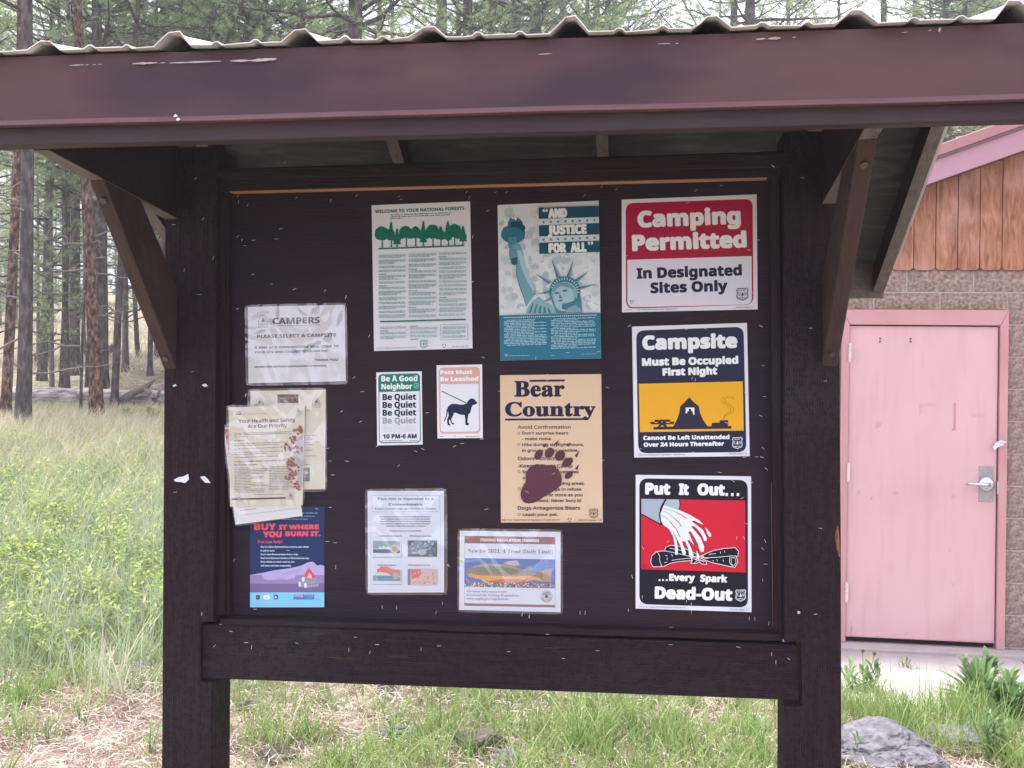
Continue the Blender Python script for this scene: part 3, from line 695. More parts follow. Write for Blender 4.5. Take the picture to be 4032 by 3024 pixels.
a.poly([(600, 930), (640, 890), (700, 870), (770, 880), (825, 930), (800, 935), (740, 915), (690, 905), (650, 925), (622, 960)], (92, 134, 148))
a.poly([(700, 1080), (760, 1070), (820, 1050), (835, 1000), (840, 1060), (800, 1110), (740, 1140), (700, 1130)], (58, 106, 124))
a.ell(728, 952, 28, 10, (40, 90, 108), -8, 12); a.ell(650, 975, 20, 9, (40, 90, 108), -12, 12); a.poly([(672, 965), (690, 1000), (705, 1018), (688, 1030), (668, 1025), (676, 1000)], (66, 112, 128)); a.ell(688, 1048, 24, 8, (44, 92, 110), -10, 12)
a.poly([(735, 1165), (760, 1120), (830, 1090), (880, 1130), (905, 1164)], (110, 148, 160))
a.part('title_band')
for q in ([(473, 145), (1058, 125), (1060, 233), (475, 253)], [(475, 315), (1060, 292), (1062, 403), (478, 423)], [(478, 485), (1063, 463), (1067, 573), (480, 593)]): a.poly(q, DT)
a.poly([(475, 254), (1060, 234), (1060, 291), (475, 314)], (190, 194, 202)); a.poly([(477, 424), (1062, 404), (1062, 462), (477, 484)], (190, 194, 202))
for r_, (ya, yb) in enumerate(((285, 263), (455, 436))):
    for i in range(8):
        x = 520 + 71 * i; y = ya + (yb - ya) * i / 7; a.poly([(x + (18 if k % 2 == 0 else 7.5) * math.sin(k * math.pi / 5), y - (18 if k % 2 == 0 else 7.5) * math.cos(k * math.pi / 5)) for k in range(10)], MT); a.lay -= .9
a.lay += 1; a.part('lettering'); W2 = (214, 212, 220)
a.text("AND", 566, 247, 752, 241, 96, W2, 'bold', 7); a.text("JUSTICE", 562, 410, 943, 397, 96, W2, 'bold', 7); a.text("FOR", 570, 586, 745, 580, 96, W2, 'bold', 7); a.text("ALL", 785, 580, 942, 574, 96, W2, 'bold', 7)
for x, y, s in ((512, 150, 1), (540, 149, 1), (952, 475, -1), (982, 474, -1)):
    if s > 0: a.poly([(x, y + 34), (x, y + 14), (x + 14, y), (x + 20, y + 6), (x + 12, y + 14), (x + 22, y + 18), (x + 20, y + 34)], W2)
    else: a.poly([(x, y), (x + 20, y), (x + 21, y + 20), (x + 8, y + 34), (x + 2, y + 28), (x + 9, y + 19), (x, y + 16)], W2)
a.part('text_panel').poly([(90, 1194), (1074, 1166), (1081, 1611), (98, 1634)], MT)
for i in range(48): a.ell(137 + i * 19, 1216 - i * .56, 6, 6, (190, 200, 208), 0, 6); a.lay -= .97
a.lay += 1
for i in range(17): a.words(135 if i % 4 else 160, 1246 + i * 15.2, 556, 1233 + i * 15.2, 13, (146, 180, 196), random.choice((1, .98, .7)))
for i in range(19): a.words(592 if i % 5 else 618, 1232 + i * 16, 1030, 1218 + i * 16, 13, (146, 180, 196), random.choice((1, .98, .6)))
a.words(190, 1590, 382, 1587, 10, (140, 175, 190)); a.words(885, 1574, 1040, 1570, 8, (140, 175, 190)); a.rrect((142, 1570), (175, 1569), (176, 1594), (143, 1595), 8, (120, 130, 170))
a.staples([(125, 135, 5), (590, 120, -15), (1030, 95, 20), (130, 866, 0), (775, 722, 20), (1055, 858, 5), (445, 1612, 85), (755, 1556, 0), (612, 1585, 0), (1055, 1548, 10)]); a.done()

# ---- camping permitted
a = Art("camping_permitted_sign", "white and crimson sign reading Camping Permitted In Designated Sites Only", "sign", 2420, 740, 3.253, .0012, [(90, 150), (1820, 82), (1832, 1555), (95, 1593)], pc(*WHT))
CR = (156, 6, 56)
a.part('panel').rrect((141, 196), (1768, 140), (1778, 1495), (146, 1548), 105, CR).rrect((163, 921), (1755, 872), (1757, 1492), (165, 1530), 85, (200, 195, 207), (0, 0, 1, 1))
a.part('lettering').text("Camping", 296, 511, 1618, 462, 216, (214, 211, 220), 'bold', 13).text("Permitted", 226, 812, 1694, 764, 212, (214, 211, 220), 'bold', 13)
a.text("In Designated", 283, 1166, 1632, 1122, 140, NAVY, 'bold', 7).text("Sites Only", 460, 1352, 1450, 1322, 140, NAVY, 'bold', 7)
a.text("P22-90", 138, 1570, 216, 1568, 13, (60, 60, 80)).text("U.S. Department of Agriculture   Forest Service", 305, 1566, 798, 1556, 15, (70, 70, 90)).text("UNICOR Lompoc, CA", 1553, 1537, 1777, 1531, 14, (50, 50, 70))
a.shield(1637, 1362, 152, 158, NAVY); a.recycle(222, 1458, 19, NAVY)
a.staples([(152, 200, 25), (938, 190, 20), (1052, 162, 12), (1762, 180, -15), (140, 748, 10), (148, 872, 15), (1835, 665, -10), (1718, 795, -5), (1762, 1340, 0), (1812, 1388, 5), (280, 1367, 40), (150, 1505, 20), (972, 1556, 15), (1695, 1506, -8), (1803, 355, 20)]); a.done()

# ---- campsite must be occupied
a = Art("campsite_occupied_sign", "navy sign reading Campsite Must Be Occupied with a tent on a yellow field", "sign", 2450, 1250, 2.911, .0012, [(112, 105), (1430, 62), (1462, 1590), (137, 1605)], pc(*WHT))
a.part('panel').rrect((159, 150), (1391, 106), (1424, 1543), (184, 1557), 100, (29, 30, 58))
a.part('lettering').text("Campsite", 231, 375, 1322, 350, 168, (214, 211, 220), 'bold', 11).text("Must Be Occupied", 227, 557, 1331, 532, 90, (214, 211, 220), 'bold', 6).text("First Night", 463, 670, 1090, 654, 88, (214, 211, 220), 'bold', 6)
a.text("Cannot Be Left Unattended", 240, 1406, 1230, 1395, 50, (214, 211, 220), 'bold', 3).text("Over 24 Hours Thereafter", 245, 1484, 1168, 1470, 50, (214, 211, 220), 'bold', 3)
a.part('picture').poly([(190, 760), (1382, 733), (1393, 1297), (202, 1315)], (211, 151, 32))
a.poly([(767, 913), (810, 960), (880, 1018), (892, 1090), (925, 1170), (978, 1247), (1025, 1247), (1025, 1207), (1117, 1205), (1117, 1178), (1213, 1176), (1213, 1245), (1252, 1243), (1252, 1275), (358, 1285), (358, 1256), (402, 1256), (430, 1225), (330, 1225), (313, 1196), (370, 1196), (370, 1172), (550, 1170), (550, 1192), (598, 1192), (590, 1222), (500, 1225), (520, 1252), (582, 1250), (625, 1175), (655, 1090), (664, 1018), (722, 965)], (38, 34, 58))
for q in ([(372, 1199), (412, 1199), (395, 1210), (372, 1210)], [(498, 1197), (548, 1196), (548, 1208), (512, 1208)], [(445, 1196), (470, 1196), (457, 1206)], [(437, 1250), (458, 1235), (482, 1250)]): a.poly(q, (211, 151, 32))
a.poly([(727, 1033), (827, 1032), (828, 1115), (728, 1097)], (214, 211, 220)).poly([(740, 1106), (745, 1082), (762, 1070), (764, 1050), (777, 1043), (790, 1050), (793, 1070), (808, 1084), (815, 1120)], (38, 34, 58))
for sx in (0, 38): a.line([(1168 - sx * .1, 1165), (1165 + sx * .3, 1130), (1200 + sx, 1100), (1240 + sx * .9, 1080), (1240 + sx, 1040), (1200 + sx, 1000), (1145 + sx, 970), (1130 + sx, 940), (1165 + sx, 912)] + ([(1230 + sx, 915), (1245 + sx, 945)] if sx else []), 5, (150, 100, 25))
a.line([(183, 1578), (720, 1574)], 0.1, (90, 90, 110)); a.part('lettering').text("P22-44   U.S. Department of Agriculture - Forest Service", 180, 1583, 720, 1577, 13, (90, 90, 110)).text("UNICOR Lompoc, CA", 1225, 1570, 1430, 1566, 13, (80, 80, 100))
a.shield(1320, 1438, 118, 132, (210, 207, 218)); 
a.staples([(85, 95, 25), (155, 178, 15), (740, 134, 20), (1352, 92, -15), (137, 868, 5), (1412, 856, -5), (1428, 885, 0), (203, 1503, 5), (188, 1558, -15), (815, 1544, 0), (1385, 1535, -15), (1405, 1600, 10), (1195, 1207, -15), (950, 128, -20), (800, 700, 80), (838, 716, 85)]); a.done()

# ---- put it out
a = Art("put_it_out_sign", "black and red sign reading Put It Out with water poured on smouldering logs", "sign", 2470, 1840, 2.811, .0012, [(93, 83), (1370, 100), (1375, 1603), (92, 1563)], pc(*WHT))
BK = (22, 20, 36); W2 = (214, 211, 220); RD = (188, 27, 50)
a.part('panel').rrect((133, 122), (1333, 141), (1336, 1553), (133, 1515), 100, BK)
a.part('lettering').text("Put", 197, 302, 476, 306, 132, W2, 'bold', 9).text("It", 568, 307, 681, 309, 130, W2, 'bold', 9).text("Out", 775, 310, 1080, 315, 132, W2, 'bold', 9)
for i in range(3): a.poly([(1086 + 62 * i, 285), (1114 + 62 * i, 285), (1114 + 62 * i, 318), (1086 + 62 * i, 318)], W2)
for i in range(3): a.poly([(346 + 40 * i, 1238), (366 + 40 * i, 1238), (366 + 40 * i, 1258), (346 + 40 * i, 1258)], W2)
a.text("Every", 462, 1258, 748, 1263, 80, W2, 'bold', 5).text("Spark", 805, 1268, 1106, 1277, 82, W2, 'bold', 5).text("Dead-Out", 302, 1455, 1162, 1480, 138, W2, 'bold', 9)
a.part('picture').poly([(155, 348), (1306, 368), (1310, 1163), (155, 1128)], RD)
a.poly([(156, 349), (415, 353), (372, 440), (356, 540), (376, 636), (156, 515)], (150, 157, 172)).poly([(430, 355), (576, 357), (585, 420), (572, 465), (402, 428)], (160, 164, 178))
a.line([(574, 357), (584, 400), (582, 435), (571, 468)], 11, BK).line([(156, 517), (385, 640)], 13, BK)
a.line([(428, 354), (398, 400), (372, 455), (362, 520), (366, 580), (382, 636)], 20, BK)
WATER = [(405, 420), (570, 470), (700, 530), (800, 590), (842, 634), (800, 620), (738, 588), (712, 600), (770, 640), (836, 692), (884, 790), (876, 815), (850, 815), (830, 760), (790, 700), (742, 652), (706, 655), (745, 700), (812, 780), (852, 880), (846, 932), (815, 940), (795, 905), (782, 850), (740, 770), (700, 708), (675, 712), (695, 755), (737, 858), (682, 802), (663, 810), (692, 860), (735, 970), (720, 1002), (685, 988), (675, 900), (642, 822), (605, 815), (622, 870), (650, 945), (640, 977), (610, 958), (588, 870), (545, 780), (490, 688), (543, 800), (562, 900), (555, 970), (530, 965), (527, 870), (508, 770), (460, 680), (400, 640), (372, 590), (368, 510)]
LOGL = [(258, 1050), (272, 980), (325, 932), (415, 925), (520, 945), (650, 975), (790, 1005), (700, 1032), (560, 1045), (480, 1062), (400, 1098), (285, 1102)]
LOGB = [(412, 930), (425, 885), (485, 862), (600, 882), (760, 958), (800, 985), (640, 985), (500, 945)]
LR1 = [(815, 985), (880, 950), (960, 920), (1080, 897), (1195, 890), (1232, 930), (1222, 985), (1000, 1000), (860, 1002)]
LR2 = [(810, 1002), (1000, 996), (1130, 982), (1200, 980), (1226, 1045), (1190, 1110), (1100, 1090), (950, 1057), (870, 1030)]
LC = [(700, 1000), (780, 1030), (870, 1040), (880, 1075), (820, 1070), (800, 1045), (760, 1065), (700, 1062), (720, 1035)]
for q in (LOGB, LOGL, LC, LR1, LR2): a.poly(q, BK).line(q, 6, W2, True)
for q in ([(330, 935), (360, 980), (355, 1020), (380, 1098)], [(490, 1030), (560, 1020), (660, 1008), (720, 1005)], [(410, 1055), (440, 1052)], [(420, 975), (445, 980)], [(440, 1000), (440, 1025)], [(485, 960), (505, 985)], [(470, 895), (600, 920)], [(900, 965), (980, 955)], [(1030, 930), (1032, 955)], [(1078, 925), (1080, 945)], [(940, 1035), (960, 1035)], [(990, 1020), (1000, 1040)], [(1060, 1020), (1065, 1045)], [(1135, 990), (1130, 1050), (1165, 1100)], [(1150, 1000), (1190, 1000), (1205, 1050), (1180, 1090), (1150, 1070), (1150, 1000)], [(760, 950), (790, 1000), (830, 970), (860, 1010), (900, 1005)], [(740, 1060), (790, 1020), (780, 975)], [(690, 1010), (740, 990), (800, 1020), (850, 1050)]): a.line(q, 5, W2)
a.poly(WATER, (206, 207, 220)).poly([(860, 664), (890, 690), (925, 735), (928, 768), (905, 770), (885, 730)], (206, 207, 220)).poly([(768, 920), (800, 985), (790, 1020), (768, 1010)], W2)
for q, c in (([(400, 455), (480, 475), (550, 502)], (150, 157, 172)), ([(385, 480), (450, 505), (520, 565)], (150, 157, 172)), ([(380, 530), (430, 560), (480, 610)], (150, 157, 172)), ([(550, 503), (600, 528), (655, 566)], RD), ([(520, 566), (570, 610), (600, 655)], RD), ([(478, 612), (540, 680), (585, 775)], RD)): a.line(q, 8, c)
a.part('lettering').text("101-10   U.S. Department of Agriculture   Forest Service", 132, 1548, 650, 1560, 13, (90, 90, 120)).text("UNICOR Lompoc, CA", 1140, 1578, 1336, 1584, 13, (80, 80, 100))
a.shield(1255, 1418, 114, 128, W2); a.recycle(192, 1096, 17, BK)
a.staples([(175, 100, 20), (708, 126, 0), (1172, 153, -25), (1330, 160, -20), (1318, 625, -20), (1270, 342, 30), (450, 823, 25), (1210, 782, 85), (1290, 780, -60), (173, 893, -60), (165, 1435, 88), (707, 1515, 85), (1318, 1545, 85), (655, 1480, 80)]); a.done()

# ---- bear country
a = Art("bear_country_poster", "tan poster headed Bear Country with a big brown paw print", "poster", 1940, 1450, 2.633, .0012, [(77, 72), (1125, 60), (1142, 1598), (85, 1600)], pc(197, 167, 143))
DB = (22, 28, 56); TX = (52, 42, 62)
a.part('lettering').text("Bear", 222, 297, 747, 294, 166, DB, 'serif', 6).text("Country", 127, 500, 1069, 498, 150, DB, 'serif', 6)
a.poly([(382, 120), (748, 116), (748, 137), (382, 141)], DB).poly([(127, 522), (968, 516), (968, 536), (127, 542)], DB)
for s, x0, y0, x1, h in (("Avoid Confrontation", 258, 628, 808, 36), ("Don't surprise bears", 305, 688, 783, 31), ("- make noise.", 305, 747, 618, 31), ("Hike during daylight hours,", 305, 808, 945, 31), ("in groups when possible.", 305, 867, 890, 31), ("Odors Attract Bears", 260, 954, 825, 36), ("-Keep A Clean Camp", 258, 1031, 827, 36), ("Store all food in vehicles", 308, 1090, 890, 31), ("or high in a tree", 310, 1150, 690, 31), ("- away from sleeping areas.", 312, 1210, 957, 31), ("Deposit garbage in refuse", 312, 1270, 920, 31), ("containers or store as you", 312, 1329, 932, 31), ("would food. Never bury it!", 312, 1388, 917, 31), ("Dogs Antagonize Bears", 260, 1467, 907, 37), ("Leash your pet.", 312, 1532, 677, 31)):
    a.text(s, x0, y0, x1, y0 - 1, h, TX, 'plain', 1.2, 2)
for x, y in ((268, 672), (270, 788), (272, 1073), (273, 1250), (274, 1515)): a.line([(x - 11, y - 11), (x + 11, y - 11), (x + 11, y + 11), (x - 11, y + 11)], 3, TX, True)
a.text("P26-1 U.S.  Department of Agriculture Forest Service", 95, 1580, 697, 1579, 15, TX).text("UNICOR Lompoc, CA", 880, 1582, 1127, 1581, 15, TX)
PW = (82, 44, 58); a.part('paw_print')
a.poly([(340, 1110), (355, 1065), (385, 1030), (420, 1003), (460, 993), (510, 1003), (560, 1006), (610, 1000), (640, 1003), (672, 1035), (690, 1065), (712, 1110), (718, 1155), (706, 1205), (685, 1235), (640, 1268), (580, 1305), (520, 1340), (470, 1375), (420, 1395), (370, 1403), (320, 1388), (296, 1350), (289, 1310), (296, 1260), (318, 1215), (338, 1185), (345, 1150)], PW)
for cx, cy, rx, ry, rt in ((475, 897, 38, 54, 35), (588, 876, 44, 58, 38), (697, 905, 48, 60, 42), (776, 974, 40, 64, 55), (788, 1108, 32, 50, 50)): a.ell(cx, cy, rx, ry, PW, rt)
for q in ([(560, 775), (530, 790), (520, 818), (545, 818)], [(688, 742), (640, 780), (662, 798)], [(810, 768), (765, 795), (785, 815)], [(902, 850), (850, 908), (872, 926)], [(895, 993), (852, 1042), (878, 1055)]): a.poly(q, PW)
a.shield(1048, 1505, 90, 96, TX); a.recycle(797, 1571, 17, TX)
a.staples([(120, 118, 40), (562, 66, 20), (572, 120, 30), (1100, 82, 15), (85, 240, -5), (615, 190, -35), (867, 733, 5), (290, 808, -10), (127, 858, 5), (1120, 955, 3), (630, 1092, 25), (356, 1282, -30), (665, 1030, 70), (560, 1560, 60), (490, 1572, 0)]); a.done()

# ---- be a good neighbour / pets
a = Art("quiet_hours_sign", "small green sign repeating Be Quiet in fading letters", "sign", 1450, 1400, 4.367, .0012, [(138, 290), (918, 270), (935, 1530), (155, 1545)], pc(206, 202, 212))
GN = (12, 110, 92)
a.part('panel').rrect((172, 322), (890, 303), (906, 1497), (185, 1512), 75, GN).rrect((189, 628), (882, 611), (889, 1480), (197, 1492), 60, (203, 199, 210), (0, 0, 1, 1))
a.part('lettering').text("Be A Good", 225, 446, 847, 440, 96, W2, 'bold', 3).text("Neighbor", 227, 582, 756, 575, 96, W2, 'bold', 3)
for i, (y, c) in enumerate(((768, NAVY), (903, NAVY), (1037, (44, 42, 68)), (1174, (128, 124, 136)), (1308, (176, 171, 184)))):
    a.text("Be Quiet", 247, y, 823, y - 7, 106, c, 'bold', 3.5)
    if i >= 3: a.text("Be Quiet", 251, y - 4, 819, y - 11, 97, (150, 147, 158) if i == 3 else (203, 199, 210), 'bold', 0)
a.text("10 PM-6 AM", 255, 1430, 832, 1422, 76, (34, 28, 50), 'bold', 2); a.words(220, 1470, 590, 1466, 13, (40, 40, 60)); a.words(705, 1465, 860, 1462, 12, (60, 60, 80))
a.shield(828, 520, 88, 98, (150, 190, 185)); a.staples([(140, 378, 30), (790, 352, 15), (182, 963, 8), (865, 938, 10), (530, 1516, 5), (165, 1555, 30), (880, 1508, 25), (440, 345, 10)]); a.done()
a = Art("leashed_pets_sign", "small pink sign with a leashed dog silhouette reading Pets Must Be Leashed", "sign", 1450, 1400, 4.367, .0012, [(1175, 168), (1957, 153), (1970, 1417), (1190, 1425)], pc(206, 202, 212))
PK = (196, 148, 142)
a.part('panel').rrect((1213, 206), (1920, 193), (1929, 1337), (1226, 1348), 80, PK).rrect((1240, 493), (1895, 487), (1903, 1305), (1246, 1313), 62, (205, 201, 212), (0, 0, 1, 1))
a.part('lettering').text("Pets Must", 1238, 324, 1790, 316, 70, W2, 'bold', 4).text("Be Leashed", 1240, 444, 1892, 436, 76, W2, 'bold', 4)
a.words(1228, 1400, 1292, 1399, 14, (60, 60, 70)); a.words(1672, 1396, 1915, 1393, 14, (60, 60, 70))
a.part('dog_silhouette').line([(1262, 610), (1682, 815)], 15, (40, 18, 44)).poly([(1690, 820), (1730, 760), (1780, 733), (1830, 753), (1848, 780), (1876, 795), (1866, 828), (1830, 843), (1800, 850), (1775, 895), (1766, 940), (1755, 985), (1722, 1010), (1712, 1080), (1705, 1150), (1737, 1172), (1722, 1196), (1690, 1202), (1668, 1182), (1668, 1100), (1657, 1020), (1610, 1022), (1560, 1008), (1500, 982), (1470, 985), (1462, 1030), (1426, 1090), (1440, 1150), (1480, 1168), (1474, 1184), (1436, 1182), (1415, 1120), (1402, 1095), (1386, 1130), (1394, 1172), (1417, 1190), (1412, 1202), (1370, 1200), (1358, 1160), (1355, 1100), (1385, 1030), (1370, 955), (1352, 1040), (1313, 1135), (1300, 1125), (1338, 1030), (1350, 930), (1375, 870), (1430, 832), (1500, 830), (1590, 845), (1645, 840)], (24, 30, 60))
a.recycle(1483, 1382, 13, (60, 60, 70)); a.staples([(1258, 232, 30), (1617, 188, 5), (1893, 212, -15), (1267, 857, 8), (1880, 797, -5), (1770, 1235, 80), (1237, 1358, 20), (1880, 1335, 20), (1595, 1412, 0), (1945, 1437, 5)]); a.done()

# ---- campers notice
a = Art("campers_notice", "landscape white notice headed CAMPERS in a plastic sleeve", "notice", 930, 1180, 4.609, .0012, [(212, 130), (1968, 92), (1988, 1478), (222, 1515)], pc(200, 196, 206))
TK = (36, 35, 50)
a.part('lettering').text("CAMPERS", 662, 448, 1518, 429, 118, TK, 'bold', 4).line([(658, 478), (1522, 457)], 7, TK).text("PLEASE SELECT A CAMPSITE", 380, 698, 1812, 670, 62, TK, 'bold', 1.5)
a.text("A  RRM  of  A  REPRESENTITIVE  WILL  COME  TO", 333, 893, 1860, 864, 42, TK, 'bold', 1).text("YOUR SITE AND COLLECT YOUR USE FEE.", 335, 977, 1670, 949, 42, TK, 'bold', 1).text("THANK YOU", 1428, 1120, 1846, 1112, 46, TK, 'bold', 1).text("RECREATION RESOURCE MANAGEMENT OF AMERICA", 335, 1238, 1642, 1213, 32, TK, 'bold', 1)
a.logo(487, 390, 165, 215, (110, 108, 128), (40, 40, 60)); a.sleeve([(150, 95), (2005, 50), (2030, 1535), (175, 1565)])
a.staples([(255, 205, 30), (1052, 143, 20), (1955, 218, 15), (1940, 832, 8), (258, 908, 10), (350, 1355, 8), (1820, 1380, 0), (1775, 1200, 5)]); a.done()

# ---- stack of laminated notices on the left
CM = pc(201, 191, 180)
a = Art("virus_notice", "cream notice with a small dark virus picture, mostly behind the health notice", "notice", 850, 1500, 2.86, .0012, [(388, 112), (1235, 98), (1230, 1218), (395, 1230)], CM)
a.part('picture').poly([(693, 152), (930, 151), (930, 248), (694, 250)], (38, 26, 36))
for i in range(22): a.ell(812 + random.uniform(-55, 55), 200 + random.uniform(-38, 38), 14, 10, random.choice(((120, 55, 52), (90, 40, 42), (140, 80, 72))), random.uniform(0, 180), 8, .2); a.lay -= .9
a.lay += 1; a.part('lettering').text("CORONAVIRUS COVID-19", 714, 202, 908, 198, 18, (150, 145, 155)).text("INC.", 1012, 346, 1072, 345, 21, TK, 'serif')
for y, x in ((617, 1112), (637, 1070), (658, 1098), (697, 1055), (720, 1096), (783, 1096), (847, 1128), (946, 1075)): a.words(640, y + 4, x, y, 11, (90, 84, 92))
a.part('card').poly([(960, 978), (1057, 976), (1057, 1130), (960, 1132)], (16, 92, 96)).poly([(960, 1018), (1038, 1017), (1038, 1046), (960, 1047)], (190, 140, 60)).poly([(960, 1060), (1038, 1060), (1038, 1105), (960, 1106)], (16, 52, 72))
a.logo(493, 245, 85, 110, (120, 116, 118), (20, 78, 66)); a.logo(1130, 240, 85, 110, (120, 116, 118), (20, 78, 66)); a.sleeve([(355, 90), (1250, 75), (1252, 1248), (360, 1262)])
a.staples([(410, 150, -25), (612, 122, 15), (1218, 115, 10), (1186, 672, 20), (1220, 1183, 5), (340, 158, 65)]); a.done()
a = Art("firewood_poster", "dark blue poster reading Buy It Where You Burn It over a purple hill and campfire", "poster", 940, 1960, 3.605, .0012, [(160, 130), (1215, 130), (1215, 1555), (160, 1557)], pc(34, 47, 84))
RE = (206, 72, 88); LW = (178, 186, 206)
a.part('lettering').text("BUY", 217, 460, 530, 456, 96, RE, 'bold', 6).text("IT WHERE", 570, 452, 1138, 446, 68, RE, 'bold', 5).text("YOU", 345, 563, 614, 560, 86, RE, 'bold', 6).text("BURN IT.", 662, 548, 1160, 545, 72, RE, 'bold', 5).text("You can help!", 265, 645, 620, 643, 44, (200, 80, 98), 'serif')
for s, y, x1 in (("Buy or collect firewood from a source near where", 708, 995), ("it will be used.", 762, 513), ("Don't take firewood home from a trip.", 815, 845), ("Find local firewood vendors at firewoodscout.org.", 868, 998), ("Only obtain as much wood as you", 920, 790), ("will need, and burn responsibly.", 975, 750)): a.text(s, 310, y, x1, y, 25, LW, 'serif', .8, 1)
for s, x, y, x1 in (("protect our trees. Remember, insects and", 520, 225, 1117), ("diseases that can ride along in areas on", 520, 270, 1075), ("firewood from hundreds of acres of trees.", 400, 312, 985)): a.text(s, x, y, x1, y, 22, (140, 150, 180), 'serif', 0, 1)
a.part('picture').poly([(161, 1095), (350, 1062), (500, 1030), (650, 1010), (800, 985), (900, 958), (980, 915), (1050, 905), (1085, 935), (1115, 962), (1165, 950), (1214, 970), (1214, 1340), (161, 1340)], (158, 146, 188))
a.poly([(161, 1096), (325, 1097), (345, 1150), (400, 1165), (480, 1168), (560, 1158), (640, 1158), (700, 1165), (745, 1148), (790, 1145), (805, 1095), (1214, 1095), (1214, 1222), (161, 1222)], (134, 116, 158)).poly([(161, 1220), (1214, 1218), (1214, 1340), (161, 1340)], (112, 88, 132))
a.line([(550, 1160), (620, 1090), (760, 1040), (880, 1020)], 5, (134, 120, 165)).line([(620, 1150), (700, 1080), (830, 1060)], 4, (134, 120, 165))
a.poly([(920, 1140), (935, 1090), (960, 1050), (975, 1010), (985, 1030), (1000, 975), (1018, 1040), (1030, 1020), (1045, 1075), (1062, 1060), (1065, 1100), (1085, 1105), (1075, 1145)], (205, 62, 84)).poly([(975, 1140), (985, 1090), (1003, 1060), (1015, 1090), (1030, 1090), (1040, 1140)], (216, 168, 160))
for q, e in (([(920, 1120), (1105, 1150), (1108, 1196), (920, 1190)], (915, 1158, 20, 33)), ([(865, 1185), (925, 1200), (920, 1265), (865, 1265)], (866, 1227, 17, 38)), ([(940, 1200), (1130, 1200), (1140, 1225), (1132, 1258), (945, 1280)], (945, 1240, 20, 40))):
    a.poly(q, (140, 138, 158)); a.line([(q[0][0], (q[0][1] + q[-1][1]) / 2), (q[1][0], (q[1][1] + q[2][1]) / 2)], 6, (80, 76, 98)); a.ell(*e, (205, 198, 204))
a.part('footer').poly([(161, 1342), (1214, 1342), (1214, 1554), (161, 1556)], (118, 176, 214)).poly([(245, 1382), (298, 1382), (298, 1440), (270, 1448), (245, 1440)], (60, 46, 52)).poly([(270, 1392), (285, 1425), (255, 1425)], (190, 110, 80)).ell(397, 1412, 50, 33, (214, 210, 214)).ell(397, 1412, 8, 8, (90, 80, 90)).ell(527, 1408, 35, 38, (84, 68, 118)).poly([(505, 1412), (520, 1392), (545, 1412), (530, 1425)], (200, 198, 212)).text("DON'T", 778, 1408, 915, 1408, 36, (190, 92, 128)).text("MOVE", 915, 1408, 1075, 1406, 36, (82, 72, 140)).text("FIREWOOD", 778, 1446, 1072, 1444, 36, (88, 78, 150), 'bold', 2).text(".org", 1075, 1444, 1150, 1442, 22, (180, 130, 180))
a.staples([(1105, 155, 2), (700, 748, -8), (235, 1580, 5), (280, 1530, -20), (1122, 1528, 5)]); a.done()
a = Art("face_cover_notice", "tilted white notice with a red picture, sticking out under the health notice", "notice", 850, 1500, 2.86, .0042, [(80, 530), (820, 420), (975, 1520), (222, 1618)], pc(204, 199, 205), .036)
a.part('picture').poly([(92, 542), (600, 470), (640, 760), (152, 835)], (176, 56, 66)).ell(140, 650, 16, 45, (150, 44, 56), -8)
a.part('lettering').text("your community is everyone's job", 262, 1432, 520, 1395, 11, (150, 110, 110)).text("Wear a cloth face cover", 270, 1466, 458, 1443, 14, (90, 84, 92)).text("https://www.cdc.gov/coronavirus/2019-ncov/prevent-getting-sick/prevention.html", 283, 1517, 915, 1438, 13, (110, 96, 108), 'plain')
a.sleeve([(50, 500), (828, 385), (992, 1522), (215, 1642)]); a.done()
a = Art("health_notice", "cream notice headed Your Health and Safety Are Our Priority with red virus spikes", "notice", 850, 1500, 2.86, .0068, [(142, 295), (1003, 278), (975, 1400), (163, 1412)], CM, .036)
TQ = (58, 48, 66)
a.part('lettering').text("Your Health and Safety", 255, 474, 896, 461, 43, TQ, 'plain', 2).text("Are Our Priority", 358, 532, 803, 522, 43, TQ, 'plain', 2).text("USDA", 220, 361, 287, 357, 20, (110, 128, 160)).poly([(222, 368), (287, 366), (287, 380), (222, 382)], (60, 96, 120)).text("United States Department of Agriculture", 303, 378, 577, 370, 10, (90, 84, 92), 'plain')
a.text("Cleaning", 206, 682, 316, 678, 18, TQ).text("To protect public health and safety for all visitors to", 205, 919, 925, 896, 19, (70, 62, 86)).text("the forest, please:", 205, 956, 470, 949, 19, (70, 62, 86))
a.part('fine_print'); FG = (118, 108, 112)
for x0, y0, x1, y1 in ((205, 595, 870, 573), (205, 612, 860, 592), (205, 636, 355, 630), (207, 714, 810, 690), (207, 734, 715, 714), (207, 772, 760, 748), (207, 812, 760, 792), (207, 832, 575, 820), (207, 868, 705, 850), (430, 1284, 775, 1277)): a.words(x0, y0, x1, y1, 12, FG)
for i in range(17): a.words(208, 985 + i * 17.2, 575, 974 + i * 17.2, 11, FG, random.choice((1, .9, .95, .5)))
for i in range(15): a.words(600, 972 + i * 18.5, 880, 966 + i * 18.5, 11, FG if i not in (8, 11) else (100, 120, 180), random.choice((1, .8, .9)))
a.poly([(178, 1323), (790, 1308), (790, 1327), (178, 1342)], (46, 36, 56)).poly([(243, 1312), (282, 1311), (282, 1346), (243, 1347)], (150, 142, 140))
a.part('picture')
a.poly([(980, 600), (930, 650), (905, 700), (900, 800), (870, 850), (880, 920), (930, 1000), (920, 1080), (930, 1180), (965, 1200), (978, 900)], (150, 150, 158))
